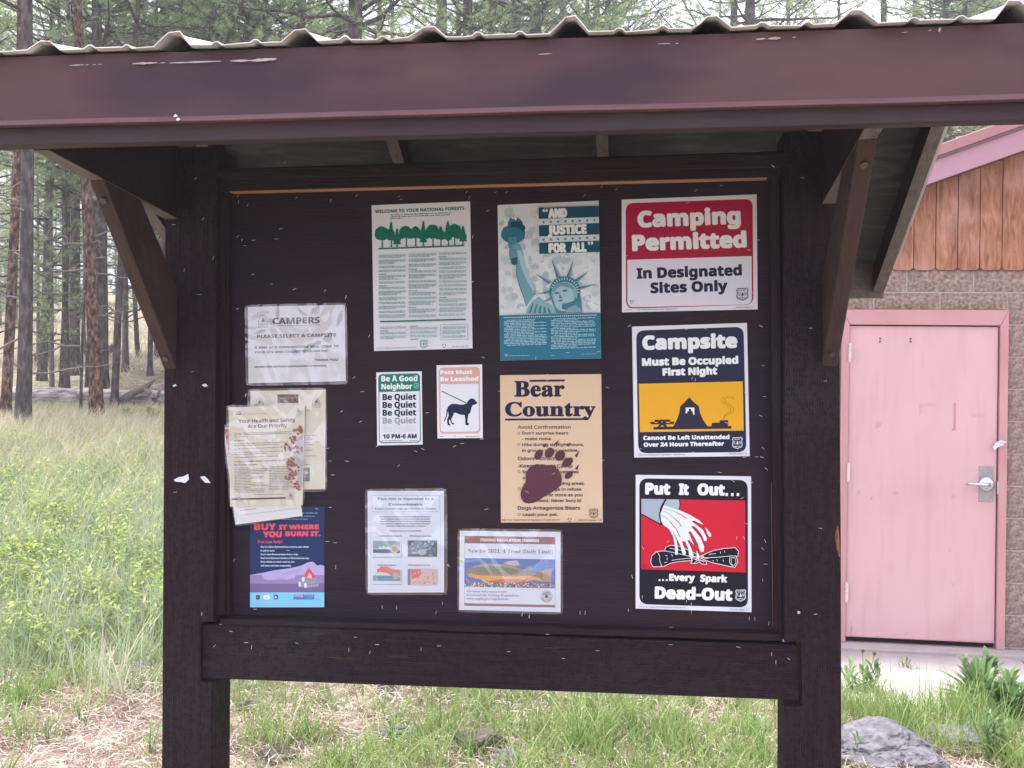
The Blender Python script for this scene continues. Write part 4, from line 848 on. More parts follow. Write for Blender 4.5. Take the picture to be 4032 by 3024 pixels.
for cx, cy, r, n in ((925, 555, 52, 16), (865, 665, 45, 14), (810, 750, 48, 14), (925, 780, 55, 16), (840, 920, 62, 18), (870, 1000, 68, 20), (840, 1080, 55, 16), (905, 1160, 40, 10), (920, 1205, 28, 8), (955, 560, 24, 6)):
    for i in range(n):
        t = random.uniform(0, 6.28); d = r * math.sqrt(random.random()); x = min(cx + d * math.cos(t), 970); a.ell(x, cy + d * math.sin(t), random.uniform(11, 17), random.uniform(10, 15), random.choice(((140, 50, 46), (150, 66, 58), (112, 38, 40), (86, 32, 38))), 0, 8, .2); a.lay -= .93
a.lay += 1; a.logo(838, 1297, 52, 80, (120, 116, 118), (30, 84, 74)); a.logo(930, 345, 56, 78, (120, 116, 118), (30, 84, 74)); a.sleeve([(110, 272), (1010, 258), (1000, 1398), (150, 1434)])
a.staples([(412, 308, 5), (775, 300, 0), (545, 660, 10)]); a.done()

# ---- passport notice
a = Art("pass_discount_notice", "portrait white notice with faded green heading and four pass cards", "notice", 1410, 1900, 3.607, .0012, [(135, 120), (1220, 118), (1220, 1560), (140, 1565)], pc(198, 199, 218))
TGN = (64, 136, 138)
a.part('lettering').line([(198, 186), (1155, 184), (1150, 414), (200, 416)], 4, (90, 92, 130), True).line([(178, 162), (1178, 165), (1172, 1530), (180, 1520)], 3, (150, 152, 180), True)
a.text("This Site is Operated by a", 270, 250, 1076, 248, 36, TGN, 'serif', 2).text("Concessionaire", 433, 328, 913, 326, 38, (48, 104, 116), 'serif', 2).text("Under Permit with the US Forest Service", 236, 386, 1113, 383, 26, TGN, 'serif', 1.5)
for s, y, x0, x1 in (("The following passes will be honored for camping fee discounts at", 495, 308, 1033), ("Apache Sitgreaves National Forest campgrounds. Pass holders", 528, 322, 1018), ("receive a 50% discount or % of established standard campsite rate.", 561, 303, 1035), ("This pass does not apply to hookups for water/sewer/electricity,", 595, 320, 1018), ("day use fees, double sites, group sites, or firewood.", 628, 386, 955), ("Interagency Passes are non transferable", 696, 440, 900), ("Golden Access Passports", 768, 303, 622), ("NEW Interagency Access Pass", 768, 728, 1045), ("Golden Age Passports", 1182, 272, 545), ("NEW Interagency Senior Pass", 1182, 712, 1025)): a.text(s, x0, y, x1, y, 19, (84, 86, 112), 'bold', .5, 1)
a.part('pass_card').poly([(210, 828), (610, 830), (612, 1058), (212, 1058)], (196, 200, 220)).poly([(212, 829), (595, 832), (596, 930), (212, 940)], (112, 142, 156)).poly([(212, 945), (595, 950), (595, 1004), (212, 1000)], (48, 76, 116)).poly([(300, 905), (330, 920), (360, 900), (400, 920), (440, 905), (455, 945), (290, 945)], (186, 196, 214)).ell(518, 940, 60, 62, (196, 180, 160)).ell(518, 942, 44, 44, (160, 140, 120)).line([(612, 832), (612, 1058), (212, 1060)], 6, (100, 108, 140))
a.poly([(706, 822), (1122, 822), (1122, 1052), (706, 1052)], (46, 72, 84))
for i in range(70): a.ell(random.uniform(745, 1105), random.uniform(840, 1035), random.uniform(5, 16), random.uniform(8, 16), random.choice(((30, 54, 60), (84, 110, 110), (60, 92, 80), (112, 132, 142), (150, 168, 190))), random.uniform(0, 90), 7, .3); a.lay -= .93
a.ell(910, 990, 60, 42, (150, 160, 180), 0, 12).ell(800, 1000, 40, 18, (130, 160, 130), 0, 12)
a.poly([(270, 1230), (330, 1190), (420, 1200), (490, 1235), (592, 1240), (593, 1330), (270, 1330)], (196, 96, 98)).poly([(240, 1290), (300, 1270), (420, 1290), (500, 1340), (240, 1340)], (206, 190, 180)).poly([(214, 1320), (560, 1322), (594, 1360), (594, 1396), (214, 1394)], (62, 122, 150)).ell(535, 1330, 44, 46, (150, 156, 146)).line([(612, 1236), (612, 1448), (212, 1444)], 6, (100, 108, 140))
a.poly([(705, 1228), (1122, 1228), (1122, 1456), (705, 1456)], (190, 160, 160)).poly([(706, 1229), (745, 1229), (745, 1455), (706, 1455)], (90, 98, 128)).poly([(750, 1230), (890, 1230), (905, 1290), (860, 1350), (760, 1370)], (196, 76, 82))
for i in range(60): a.ell(random.uniform(775, 1100), random.uniform(1260, 1440), random.uniform(5, 18), random.uniform(4, 9), random.choice(((130, 92, 88), (170, 120, 110), (200, 184, 184), (150, 100, 90), (206, 140, 134))), random.uniform(0, 180), 7, .3); a.lay -= .93
a.lay += 1; a.sleeve([(97, 90), (1265, 78), (1272, 1598), (107, 1600)]); a.staples([(180, 178, 35), (620, 110, 5), (1222, 180, 10), (160, 730, 88), (1183, 942, -75), (1275, 1175, -45), (175, 1545, 80), (1195, 1532, 85)]); a.done()

# ---- fishing notice
a = Art("fishing_notice", "landscape notice about a four trout limit with a photo of a trout", "notice", 1780, 2060, 4.367, .0012, [(133, 130), (1865, 150), (1865, 1532), (122, 1490)], pc(198, 199, 216))
BRN = (132, 74, 78); GR = (86, 88, 104)
a.part('lettering').line([(217, 220), (1775, 242), (1772, 1448), (212, 1418)], 4, GR, True)
a.poly([(218, 220), (1775, 242), (1775, 366), (216, 345)], BRN).poly([(214, 1376), (1774, 1406), (1772, 1448), (212, 1418)], BRN)
a.text("FISHING REGULATION CHANGES", 490, 311, 1496, 324, 48, W2, 'bold', 1.5).text("New for 2021: 4 Trout (Daily Limit)", 272, 505, 1728, 523, 62, GR, 'serif')
for s, y, x1 in (("Get more information and", 1188, 935), ("download the Fishing Regulations:", 1251, 1170), ("www.azgfd.gov/regulations", 1312, 975)): a.text(s, 248, y, x1, y + 12 * (x1 - 248) / 900, 38, (100, 106, 130), 'serif', 0, 2)
a.part('picture').poly([(215, 598), (1773, 624), (1770, 1122), (213, 1090)], (52, 98, 166))
a.poly([(880, 690), (960, 655), (1070, 642), (1130, 640), (1165, 720), (1080, 740), (960, 712)], (164, 158, 172)).poly([(1295, 790), (1350, 772), (1402, 795), (1392, 825), (1340, 820)], (130, 120, 130)).poly([(1430, 850), (1600, 800), (1735, 780), (1700, 900), (1705, 1010), (1560, 1010), (1440, 960)], (158, 118, 104))
a.poly([(240, 840), (280, 790), (340, 750), (430, 715), (560, 695), (720, 690), (880, 695), (1010, 725), (1150, 765), (1300, 810), (1440, 850), (1560, 850), (1570, 1000), (1400, 975), (1250, 1010), (1050, 1030), (850, 1025), (650, 1005), (500, 965), (400, 950), (300, 920), (245, 880)], (116, 108, 92))
a.poly([(245, 880), (330, 872), (430, 890), (530, 900), (700, 905), (900, 912), (1100, 905), (1300, 900), (1500, 930), (1570, 1000), (1400, 975), (1250, 1010), (1050, 1030), (850, 1025), (650, 1005), (500, 965), (400, 950), (300, 920)], (204, 142, 74))
a.poly([(600, 1000), (850, 960), (1150, 960), (1290, 985), (1240, 1012), (1050, 1030), (850, 1025)], (176, 92, 50))
a.poly([(330, 765), (430, 722), (560, 702), (720, 698), (880, 704), (1010, 735), (1150, 778), (1300, 822), (1150, 800), (950, 760), (720, 738), (480, 752)], (140, 136, 118)); a.poly([(520, 880), (700, 868), (900, 874), (1200, 878), (1300, 898), (1100, 902), (900, 908), (700, 902), (530, 898)], (150, 116, 84))
a.line([(450, 795), (500, 850), (512, 900), (490, 960)], 7, (150, 120, 80)).line([(245, 882), (300, 900), (370, 925)], 6, (120, 70, 50)).ell(327, 858, 24, 13, (70, 66, 70)).ell(332, 858, 11, 8, (200, 196, 196)).poly([(490, 965), (540, 975), (660, 1030), (600, 1035)], (200, 186, 150))
for i in range(420):
    x = random.uniform(420, 1560); t = (x - 420) / 1140; yc = 800 + 105 * t; hh = 100 * (1 - .45 * t)
    y = yc + random.uniform(-hh, hh * .8)
    a.ell(x, y, 5, 4, (66, 62, 64) if x < 1300 else (150, 90, 84), 0, 5); a.lay -= .985
a.lay += 2
for i in range(420):
    x = random.uniform(226, 1762); y = random.uniform(1020, 1084) + 28 * (x - 215) / 1555; a.ell(x, y, random.uniform(8, 20), random.uniform(6, 14), random.choice(((196, 180, 184), (150, 110, 108), (84, 56, 60), (50, 36, 44), (212, 202, 206), (170, 120, 110), (120, 92, 96))), random.uniform(0, 180), 6, .2); a.lay -= .98
a.lay += 2; a.part('emblem')
for r_ in (98, 60): a.line([(1625 + r_ * math.cos(i * .3142), 1262 + r_ * math.sin(i * .3142)) for i in range(20)], 5, (60, 60, 76), True)
for i, ch in enumerate("ARIZONA"): t = R(-150 + i * 20); a.text(ch, 1625 + 70 * math.cos(t) - 9 , 1262 + 70 * math.sin(t) + 9, 1625 + 70 * math.cos(t) + 9, 1262 + 70 * math.sin(t) + 9, 22, (60, 60, 76))
for i, ch in enumerate("GAME&FISH"): t = R(165 - i * 18.5); a.text(ch, 1625 + 80 * math.cos(t) - 8, 1262 + 80 * math.sin(t) + 9, 1625 + 80 * math.cos(t) + 8, 1262 + 80 * math.sin(t) + 9, 20, (60, 60, 76))
a.ell(1622, 1262, 26, 32, (60, 60, 76), 20, 12, .15).poly([(1590, 1225), (1625, 1218), (1650, 1240), (1625, 1250)], (60, 60, 76)); a.sleeve([(92, 88), (1900, 105), (1910, 1575), (90, 1530)])
a.part('leaf_bit').poly([(108, 665), (160, 632), (205, 655), (160, 668)], (186, 168, 90)); a.staples([(185, 170, 0), (1820, 185, 0), (160, 812, 88), (1843, 812, 88), (152, 1400, 85), (1848, 1435, 88), (1208, 1568, 80), (1328, 1600, 88)]); a.done()

# stamp on the right outrigger's pale underside
def under_pos(px, py):
    r = ray(px, py); k = .115; z0 = oZr - .0026 - EYE.z + YP * k; t = z0 / (r.z / r.y + k); return EYE + r * (t / r.y)
mb = MB(); v, f = glyphs("Kay 8", 'bold', 2); mx_ = v[:, 0].max(); i0 = 0
for x, y in v:
    u, w = x / mx_, y / CAPH.get('bold', .7); mb.v.append(tuple(under_pos(3420 + 26 * u + 17 * w, 563 - 46 * u + 9 * w)))
mb.f = [tuple(p) for p in f]; mb.m = [mb.mi(M['dark_ink'])] * len(f); mb.build("lumber_stamp", kiosk)
# ================================================================== BLOCK BUILDING (own slightly turned frame)
YW = 7.28
O = at(3341, 2523, YW)
ux = Vector((0.9996, -0.0247, -0.0125)).normalized(); un = Vector((0.0247, 1, 0)).normalized(); un = (un - ux * un.dot(ux)).normalized(); uz = ux.cross(un).normalized()
rotm = Matrix((ux, un, uz)).transposed()
bld = empty("toilet_building", O, "block building with a pink door and orange boards under a pink gable edge", "building", rot=rotm.to_quaternion())
OFF[bld.name] = Vector((0, 0, 0))
def bat(px, py, d=0.0):
    """pixel -> local (u, z) on the plane d in front of the wall"""
    r = ray(px, py); o = O - un * d; t = (o - EYE).dot(un) / r.dot(un); p = EYE + r * t - O
    return p.dot(ux), p.dot(uz)
M['block'] = noisemat("split_face_block", [(0.25, (0.12, 0.09, 0.075)), (0.5, (0.275, 0.205, 0.175)), (0.75, (0.45, 0.355, 0.30))], 48, (1, 1, 1), 9, 0.92, 1.0, 42, None, 0.014, 0.2,
                      patches=[((0.38, 0.27, 0.23), 2.2, 0.5, 0.7, (1, 1, 1), 0.4)])
M['mortar'] = noisemat("mortar", [(0.3, (0.42, 0.37, 0.35)), (0.7, (0.52, 0.47, 0.445))], 20, bump=.3)
M['cedar'] = noisemat("orange_cedar", [(0.22, (0.12, 0.045, 0.022)), (0.45, (0.29, 0.12, 0.065)), (0.6, (0.385, 0.18, 0.11)), (0.8, (0.47, 0.27, 0.20))], 7, (4.5, 4.5, 0.75), 8, 0.6, 0.25, 16, (5, 5, .6), .004, distort=1.3,
                      patches=[((0.10, 0.03, 0.02), 16, 0.70, 0.76, (1.2, 1, .8), 0.8), ((0.55, 0.33, 0.28), 2.4, 0.5, 0.68, (1.5, 1, 1), 0.55)])
PKC = (0.72, 0.385, 0.44)
M['pink'] = noisemat("pink_door_paint", [(0.3, (0.595, 0.372, 0.398)), (0.7, (0.635, 0.402, 0.425))], 3, (1, 1, .6), 6, 0.42, 0.15, 6, None, 0.01, 0.4,
                     patches=[((0.52, 0.28, 0.30), 2.6, 0.55, 0.72, (1, 1, 1), 0.35), ((0.42, 0.22, 0.22), 9, 0.68, 0.74, (1, 1, 1), 0.5), ((0.50, 0.27, 0.29), 5, 0.52, 0.72, (3.5, 1, .35), 0.35)])
M['pinkf'] = noisemat("pink_frame_paint", [(0.3, (0.485, 0.255, 0.268)), (0.7, (0.535, 0.295, 0.31))], 3, (1, 1, .6), 6, 0.45, 0.1, patches=[((0.5, 0.2, 0.2), 6, 0.6, 0.72, (1, 1, .5), 0.4)])
M['mauve'] = noisemat("mauve_roof_trim", [(0.3, (0.36, 0.19, 0.25)), (0.7, (0.41, 0.23, 0.29))], 2, rough=.45, bump=.05)
M['mauve2'] = noisemat("mauve_roof_metal", [(0.3, (0.33, 0.15, 0.17)), (0.7, (0.38, 0.18, 0.20))], 2, rough=.4, bump=.05)
M['hinge'] = noisemat("pale_hinge_paint", [(0.3, (0.62, 0.55, 0.52)), (0.7, (0.74, 0.68, 0.64))], 40, rough=.4, patches=[((0.3, 0.15, 0.12), 40, .6, .7, (1, 1, 1), .6)])
M['steel'] = noisemat("brushed_steel", [(0.3, (0.52, 0.54, 0.60)), (0.7, (0.66, 0.68, 0.74))], 30, (1, 1, 4), rough=.28, bump=.05, metallic=.85, spec=.6)
M['greyplate'] = noisemat("grey_lock_plate", [(0.3, (0.30, 0.27, 0.28)), (0.7, (0.36, 0.33, 0.34))], 20, rough=.45, bump=.05, metallic=.3)
M['dark'] = noisemat("gap_shade", [(0.3, (0.02, 0.015, 0.015)), (0.7, (0.03, 0.02, 0.02))], 20)
M['concrete'] = noisemat("pale_concrete", [(0.3, (0.34, 0.31, 0.31)), (0.7, (0.44, 0.405, 0.405))], 6, (1, 1, 1), 8, 0.9, 0.3, 60, None, .004, patches=[((0.50, 0.40, 0.36), 2, .5, .7, (1, 1, 1), .5)])
# frame and door opening in local coordinates
dL, dT = bat(3346, 1282); dR, _ = bat(3930, 1288); _, dB = bat(3640, 2527)
fL_, fT_ = bat(3313, 1221); fR_, _ = bat(3968, 1223); _, fBt = bat(3320, 2524)
rowz = [bat(3750, y)[1] for y in (1151, 1277)]; RP = (rowz[0] - rowz[1]); zc0 = rowz[0]
woodz = bat(3750, 1061, .05)[1]
gA = bat(3636, 732, .30); gB = bat(4032, 592, .30); gs = (gB[1] - gA[1]) / (gB[0] - gA[0])
UR = 2.7                                                   # ridge
gl = lambda u: gA[1] + gs * ((u if u < UR else 2 * UR - u) - gA[0])       # lower edge of the verge board
U0, U1 = -1.35, 2 * UR + 1.35
# wall core (mortar shows in the joints)
mb = MB(); g = .009
def wallbox(u0, u1, z0, z1): mb.box(u0, u1, g, .20, z0, z1, M['mortar'])
wallbox(U0, fL_ - .002, -.2, woodz + .06); wallbox(fR_ + .002, U1, -.2, woodz + .06); wallbox(fL_ - .001, fR_ + .001, fT_ + .005, woodz + .06)
mb.hexa([(u, .02, z) for u, z in ((U0, woodz + .061), (U1, woodz + .061), (U1, gl(U1)), (UR, gl(UR)), (U0, gl(U0)))], [(u, .20, z) for u, z in ((U0, woodz + .061), (U1, woodz + .061), (U1, gl(U1)), (UR, gl(UR)), (U0, gl(U0)))], M['mortar'])
mb.box(U0, U0 + .2, .205, 5.0, -.2, gl(U0) - .02, M['mortar']); mb.box(U1 - .2, U1, .205, 5.0, -.2, gl(U0) - .02, M['mortar']); mb.box(U0, U1, 5.0, 5.2, -.2, gl(U0) - .02, M['mortar'])
mb.build("wall", bld)
# blocks: a few rough-faced shapes shared by all
def block_mesh(w, h, name):
    mb = MB(); nx, nz = 6, 3
    P = [[(w * i / nx, (0.004 if i in (0, nx) or j in (0, nz) else -.003 - random.random() * .008), h * j / nz) for i in range(nx + 1)] for j in range(nz + 1)]
    for j in range(nz):
        for i in range(nx): mb.face([P[j][i], P[j][i + 1], P[j + 1][i + 1], P[j + 1][i]], M['block'])
    d = g + .004
    mb.face([(0, .004, 0), (0, d, 0), (w, d, 0), (w, .004, 0)], M['block']); mb.face([(0, .004, h), (w, .004, h), (w, d, h), (0, d, h)], M['block'])
    mb.face([(0, .004, 0), (0, .004, h), (0, d, h), (0, d, 0)], M['block']); mb.face([(w, .004, 0), (w, d, 0), (w, d, h), (w, .004, h)], M['block'])
    o = mb.build(name, bld); return o
BP = 2 * (bat(3836, 1100)[0] - bat(3572, 1100)[0]) / 2; J = .010
uA = bat(3572, 1100)[0]; uB = bat(3703, 1200)[0]
protos = {}
def block(u0, u1, z0, z1):
    w = round(u1 - u0 - J, 3); h = round(z1 - z0 - J, 3)
    if w < .03 or h < .03: return
    k = (w, h); v = protos.setdefault(k, [])
    if len(v) < 3: o = block_mesh(w, h, "block"); v.append(o)
    else: o = copyobj(random.choice(v), bld)
    o.location = (u0 + J / 2, 0, z0 + J / 2)
for r_ in range(-12, 2):
    z0 = zc0 + RP * (r_ - 0) ; z1 = z0 + RP
    if z1 < -.15: continue
    base = uA if r_ % 2 == 0 else uB
    k0 = int((U0 - base) / BP) - 1
    for k in range(k0, k0 + 24):
        a_, b_ = max(base + BP * k, U0), min(base + BP * (k + 1), U1)
        if b_ - a_ < .05: continue
        zz1 = min(z1, woodz + .05)
        if z1 <= fT_ or True:
            if b_ <= fL_ or a_ >= fR_ or z0 >= fT_: block(a_, b_, z0, zz1)
            else:
                if z1 > fT_ + .03 and z0 < fT_:
                    block(a_, b_, max(z0, fT_ + .004), zz1)
                    if a_ < fL_ - .04: block(a_, fL_, z0, max(z0, fT_ + .004))
                    if b_ > fR_ + .04: block(fR_, b_, z0, max(z0, fT_ + .004))
                else:
                    if a_ < fL_ - .04: block(a_, fL_, z0, z1)
                    if b_ > fR_ + .04: block(fR_, b_, z0, z1)
# vertical boards with clipped lower corners
bw = bat(3776, 900, .05)[0] - bat(3689, 900, .05)[0]; ub = bat(3689, 900, .05)[0]
k = int((U0 - ub) / bw)
for i in range(k, k + 60):
    a_, b_ = ub + bw * i + .0025, ub + bw * (i + 1) - .0025
    if a_ > U1 - .1: break
    c = bw * .15; zb = woodz + random.uniform(-.002, .002); cz = bw * .12; m_ = (a_ + b_) / 2
    tops = [(b_, gl(b_) + .02), (a_, gl(a_) + .02)]
    if a_ < UR < b_: tops.insert(1, (UR, gl(UR) + .02))
    if min(t[1] for t in tops) < zb + .1: continue
    prof = [(a_, zb + cz), (a_ + c, zb), (b_ - c, zb), (b_, zb + cz)] + tops
    mb = MB(); y0 = -.024 + random.uniform(-.002, .002)
    mb.hexa([(u, y0, z) for u, z in prof], [(u, y0 + .02, z) for u, z in prof], M['cedar']); mb.build("cedar_board", bld)
# knots
# verge board, roof sheets
vh = (498 - 0); vt = bat(4032, 497, .30)[1] - gB[1]
for sgn, ua, ubb in ((1, U0 - .45, UR), (-1, UR, 2 * UR - U0 + .45)):
    mb = MB(); q = [(ua, gl(ua)), (ubb, gl(ubb)), (ubb, gl(ubb) + vt), (ua, gl(ua) + vt)]
    mb.hexa([(u, -.30, z) for u, z in q], [(u, -.26, z) for u, z in q], M['mauve']); mb.build("verge_board", bld, .004)
    mb = MB(); q = [(ua, gl(ua) + vt + .003), (ubb, gl(ubb) + vt + .003), (ubb, gl(ubb) + vt + .075), (ua, gl(ua) + vt + .075)]
    mb.hexa([(u, -.315, z) for u, z in q], [(u, 5.5, z) for u, z in q], M['mauve2']); mb.build("metal_roof", bld, .006)
    mb = MB(); q = [(ua, gl(ua) + vt - .012), (ubb, gl(ubb) + vt - .012), (ubb, gl(ubb) + vt + .001), (ua, gl(ua) + vt + .001)]
    mb.hexa([(u, -.318, z) for u, z in q], [(u, -.3005, z) for u, z in q], M['edge']); mb.build("drip_edge", bld)
    mb = MB(); q = [(ua, gl(ua) + .045), (ubb, gl(ubb) + .045), (ubb, gl(ubb) + .06), (ua, gl(ua) + .06)]
    mb.hexa([(u, -.259, z) for u, z in q], [(u, 5.4, z) for u, z in q], M['mauve']); mb.build("soffit", bld)
# door frame (mitred head and jambs), door, hardware
mb = MB(); fw = dL - fL_
mb.hexa([(fL_, -.03, fBt), (dL - .004, -.03, fBt), (dL - .004, -.03, dT + .004), (fL_, -.03, fT_)], [(fL_, .05, fBt), (dL - .004, .05, fBt), (dL - .004, .05, dT + .004), (fL_, .05, fT_)], M['pinkf']); mb.build("door_frame_jamb", bld, .003)
mb = MB(); fb2 = bat(3960, 2556)[1]
mb.hexa([(dR + .007, -.03, fb2), (fR_, -.03, fb2), (fR_, -.03, fT_), (dR + .007, -.03, dT + .004)], [(dR + .007, .05, fb2), (fR_, .05, fb2), (fR_, .05, fT_), (dR + .007, .05, dT + .004)], M['pinkf']); mb.build("door_frame_jamb", bld, .003)
mb = MB()
mb.hexa([(fL_ + .001, -.03, fT_ + .0015), (dL - .003, -.03, dT + .0055), (dR + .006, -.03, dT + .0055), (fR_ - .001, -.03, fT_ + .0015)], [(fL_ + .001, .05, fT_ + .0015), (dL - .003, .05, dT + .0055), (dR + .006, .05, dT + .0055), (fR_ - .001, .05, fT_ + .0015)], M['pinkf']); mb.build("door_frame_head", bld, .002)
mb = MB(); mb.box(dL - .02, dR + .02, .045, .08, -.05, dT + .02, M['dark']); mb.build("door_gap_shade", bld)  # near-black backing stands in for shade in the gaps round the door
door = MB(); door.box(dL, dR, -.006, .038, dB + .012, dT - .002, M['pink']); door = door.build("door", bld, .002)
OFF[door.name] = Vector((0, 0, 0))
for (ya, yb, x) in ((1351, 1424, 3343), (1822, 1894, 3341), (2292, 2368, 3338)):
    u, za = bat(x, ya, .03); _, zb = bat(x, yb, .03); mb = MB(); n = 5
    for i in range(n):
        z0 = zb + (za - zb) * i / n; z1 = zb + (za - zb) * (i + 1) / n - .002; mb.tube([(dL - .002, -.036, z0), (dL - .002, -.036, z1)], .0108 if i not in (0, 4) else .0098, M['hinge'], 10)
    mb.tube([(dL - .002, -.036, zb - .006), (dL - .002, -.036, zb)], .006, M['hinge'], 8); mb.build("hinge", door)
p0 = bat(3852, 1975); p1 = bat(3911, 1836); mb = MB(); mb.box(p0[0], p1[0], -.0095, -.0065, p0[1], p1[1], M['greyplate'])
for u in (p0[0] + .01, p1[0] - .01):
    for z in (p0[1] + .012, p1[1] - .012): mb.tube([(u, -.0095, z), (u, -.0115, z)], .004, M['steel'], 8)
mb.build("lock_plate", door, .002)
rc = bat(3882, 1906); mb = MB(); mb.tube([(rc[0], -.0096, rc[1]), (rc[0], -.020, rc[1]), (rc[0], -.024, rc[1])], [.046, .045, .032], M['steel'], 28)
mb.tube([(rc[0], -.0242, rc[1]), (rc[0], -.058, rc[1])], .012, M['steel'], 14)
mb.tube([(rc[0] + .012, -.062, rc[1]), (rc[0] - .02, -.064, rc[1]), (rc[0] - .06, -.064, rc[1] + .002), (rc[0] - .115, -.060, rc[1] + .002), (rc[0] - .128, -.050, rc[1] + .001)], [.013, .0125, .0095, .0085, .0075], M['steel'], 12)
mb.tube([(rc[0], -.0605, rc[1]), (rc[0], -.076, rc[1])], .008, M['greyplate'], 12); mb.build("lever_handle", door, 0, smooth=True)
mb = MB(); h = [bat(x, y) for x, y in ((3900, 1760), (3915, 1740), (3935, 1731), (3950, 1737), (3945, 1752), (3922, 1760), (3910, 1772))]
mb.hexa([(u, -.042, z) for u, z in h], [(u, -.036, z) for u, z in h], M['steel']); mb.tube([(bat(3925, 1748)[0], -.036, bat(3925, 1748)[1]), (bat(3925, 1748)[0], -.0065, bat(3925, 1748)[1])], .005, M['steel'], 8)
mb.tube([(bat(3947, 1742)[0] - .02, -.046, bat(3947, 1742)[1]), (bat(3947, 1742)[0] + .01, -.046, bat(3947, 1742)[1] + .004)], .006, M['steel'], 8); mb.build("hasp", bld)
for x in (3464.6, 3584):
    for dy in (-6, 6):
        u, z = bat(x + random.uniform(-1, 1), 1339 + dy); mb = MB(); mb.tube([(u, -.0062, z), (u, -.012, z)], [.0065, .005], M['bolt'], 8); mb.build("bolt", door)
u, z = bat(3934, 1920); mb = MB(); mb.box(dR + .0005, dR + .0065, -.03, -.02, z - .04, z + .04, M['steel']); mb.build("strike_plate", bld)
# ghost of removed lettering and rub marks: worn paint
M['wornpink'] = noisemat("worn_pink_paint", [(0.3, (0.47, 0.21, 0.22)), (0.7, (0.55, 0.30, 0.32))], 20, rough=.6, bump=0)
M['wornpink2'] = noisemat("rubbed_pink_paint", [(0.3, (0.56, 0.335, 0.375)), (0.7, (0.60, 0.36, 0.41))], 20, rough=.6, bump=0)
dd = .0066
def mark(pts, m):
    mb = MB(); mb.poly([(bat(x, y, .006)[0], -dd, bat(x, y, .006)[1]) for x, y in pts], m); mb.build("worn_paint", door)
mark([(3755, 1586), (3765, 1588), (3763, 1696), (3746, 1696), (3747, 1690), (3754, 1688)], M['wornpink'])
mark([(3618, 1588), (3686, 1588), (3686, 1600), (3632, 1600), (3630, 1634), (3619, 1634)], M['wornpink2'])
mark([(3815, 1632), (3850, 1628), (3885, 1633), (3870, 1644), (3830, 1642)], M['wornpink2'])
mark([(3428, 1960), (3436, 1952), (3434, 1962), (3426, 1972)], M['wornpink'])
mark([(3345, 2500), (3420, 2508), (3560, 2513), (3700, 2519), (3850, 2524), (3924, 2524), (3924, 2531), (3700, 2522), (3520, 2514), (3345, 2506)], M['wornpink'])
mark([(3349, 2470), (3353, 2440), (3356, 2480), (3352, 2502), (3348, 2502)], M['wornpink'])
# concrete step and slab
sl = MB()
sl.box(-.7, 4.5, -.16, .05, -.1, fBt - .004, M['concrete']); sl.build("door_step", bld, .006)
gj = bat(3985, 2575)[0]
slab = empty("concrete_slab", O, None, None, rot=rotm.to_quaternion()); slab['kind'] = 'structure'; OFF[slab.name] = Vector((0, 0, 0))
def slabpiece(u0, u1):
    mb = MB(); mb.hexa([(u0, -1.25, -.14), (u1, -1.25, -.14), (u1, -.164, -.14), (u0, -.164, -.14)], [(u0, -1.25, fBt - .05), (u1, -1.25, fBt - .05), (u1, -.164, fBt - .025), (u0, -.164, fBt - .025)], M['concrete']); mb.build("slab_bay", slab, .006)
slabpiece(-1.9, gj - .006); slabpiece(gj + .006, 2.6); slabpiece(2.612, 4.6)
# ================================================================== GROUND
def sstep(t): t = np.clip(t, 0, 1); return t * t * (3 - 2 * t)
PY = np.array([-400, 0, 4.4, 6, 8, 11, 14, 17, 20, 30, 50, 80, 120, 300, 700.]); PZ = np.array([-2, -.05, 0, .06, .26, .58, .95, 1.22, 1.42, 2.5, 5.0, 8.8, 13.5, 28, 45.])
def gz(x, y):
    x = np.asarray(x, float); y = np.asarray(y, float)
    w = sstep((x + 1.6) / 2.4)
    z = np.interp(y, PY, PZ); z2 = np.where(y < 13, -.03, np.interp(y, PY, PZ) - .6 + .0 * y); z2 = np.where((y >= 13) & (y < 20), -.03 + (y - 13) / 7 * .79, z2)
    z = z * (1 - w) + z2 * w
    z = z + .02 * np.sin(x * 2.1 + 1) * np.sin(y * 1.7) + .012 * np.sin(x * 5.3) * np.sin(y * 4.1 + 2) + .12 * np.sin(x * .21 + 1.2) * np.sin(y * .17) * sstep((y - 9) / 8)
    # keep flat under the building and slab
    k = sstep((x - 0.1) / .5) * sstep((y - 5.6) / .5) * sstep((13.6 - y) / .8)
    return z * (1 - k) + (-.12) * k
def gzf(x, y): return float(gz(x, y))
def gat(px, py, ymax=200):
    d = ray(px, py); lo = 2.0
    y = 2.0; p = EYE
    while y < ymax:
        p = EYE + d * (y / d.y)
        if p.z < gzf(p.x, p.y): break
        y += .02 + y * .002
    return Vector((p.x, p.y, gzf(p.x, p.y)))
ax_ = lambda a, b, n, k: np.sinh(np.linspace(math.asinh(a * k), math.asinh(b * k), n)) / k
gx = ax_(-250, 250, 210, .25); gy = np.concatenate([ax_(-120, -.5, 26, .3)[:-1], np.linspace(-.5, 12, 110), 12 + ax_(0, 288, 90, .12)[1:]])
X, Y = np.meshgrid(gx, gy); Z = gz(X, Y)
V = np.stack([X.ravel(), Y.ravel(), Z.ravel()], 1); nx, ny = len(gx), len(gy)
ii = (np.arange(ny - 1)[:, None] * nx + np.arange(nx - 1)[None]).ravel()
Fq = np.stack([ii, ii + 1, ii + nx + 1, ii + nx], 1)
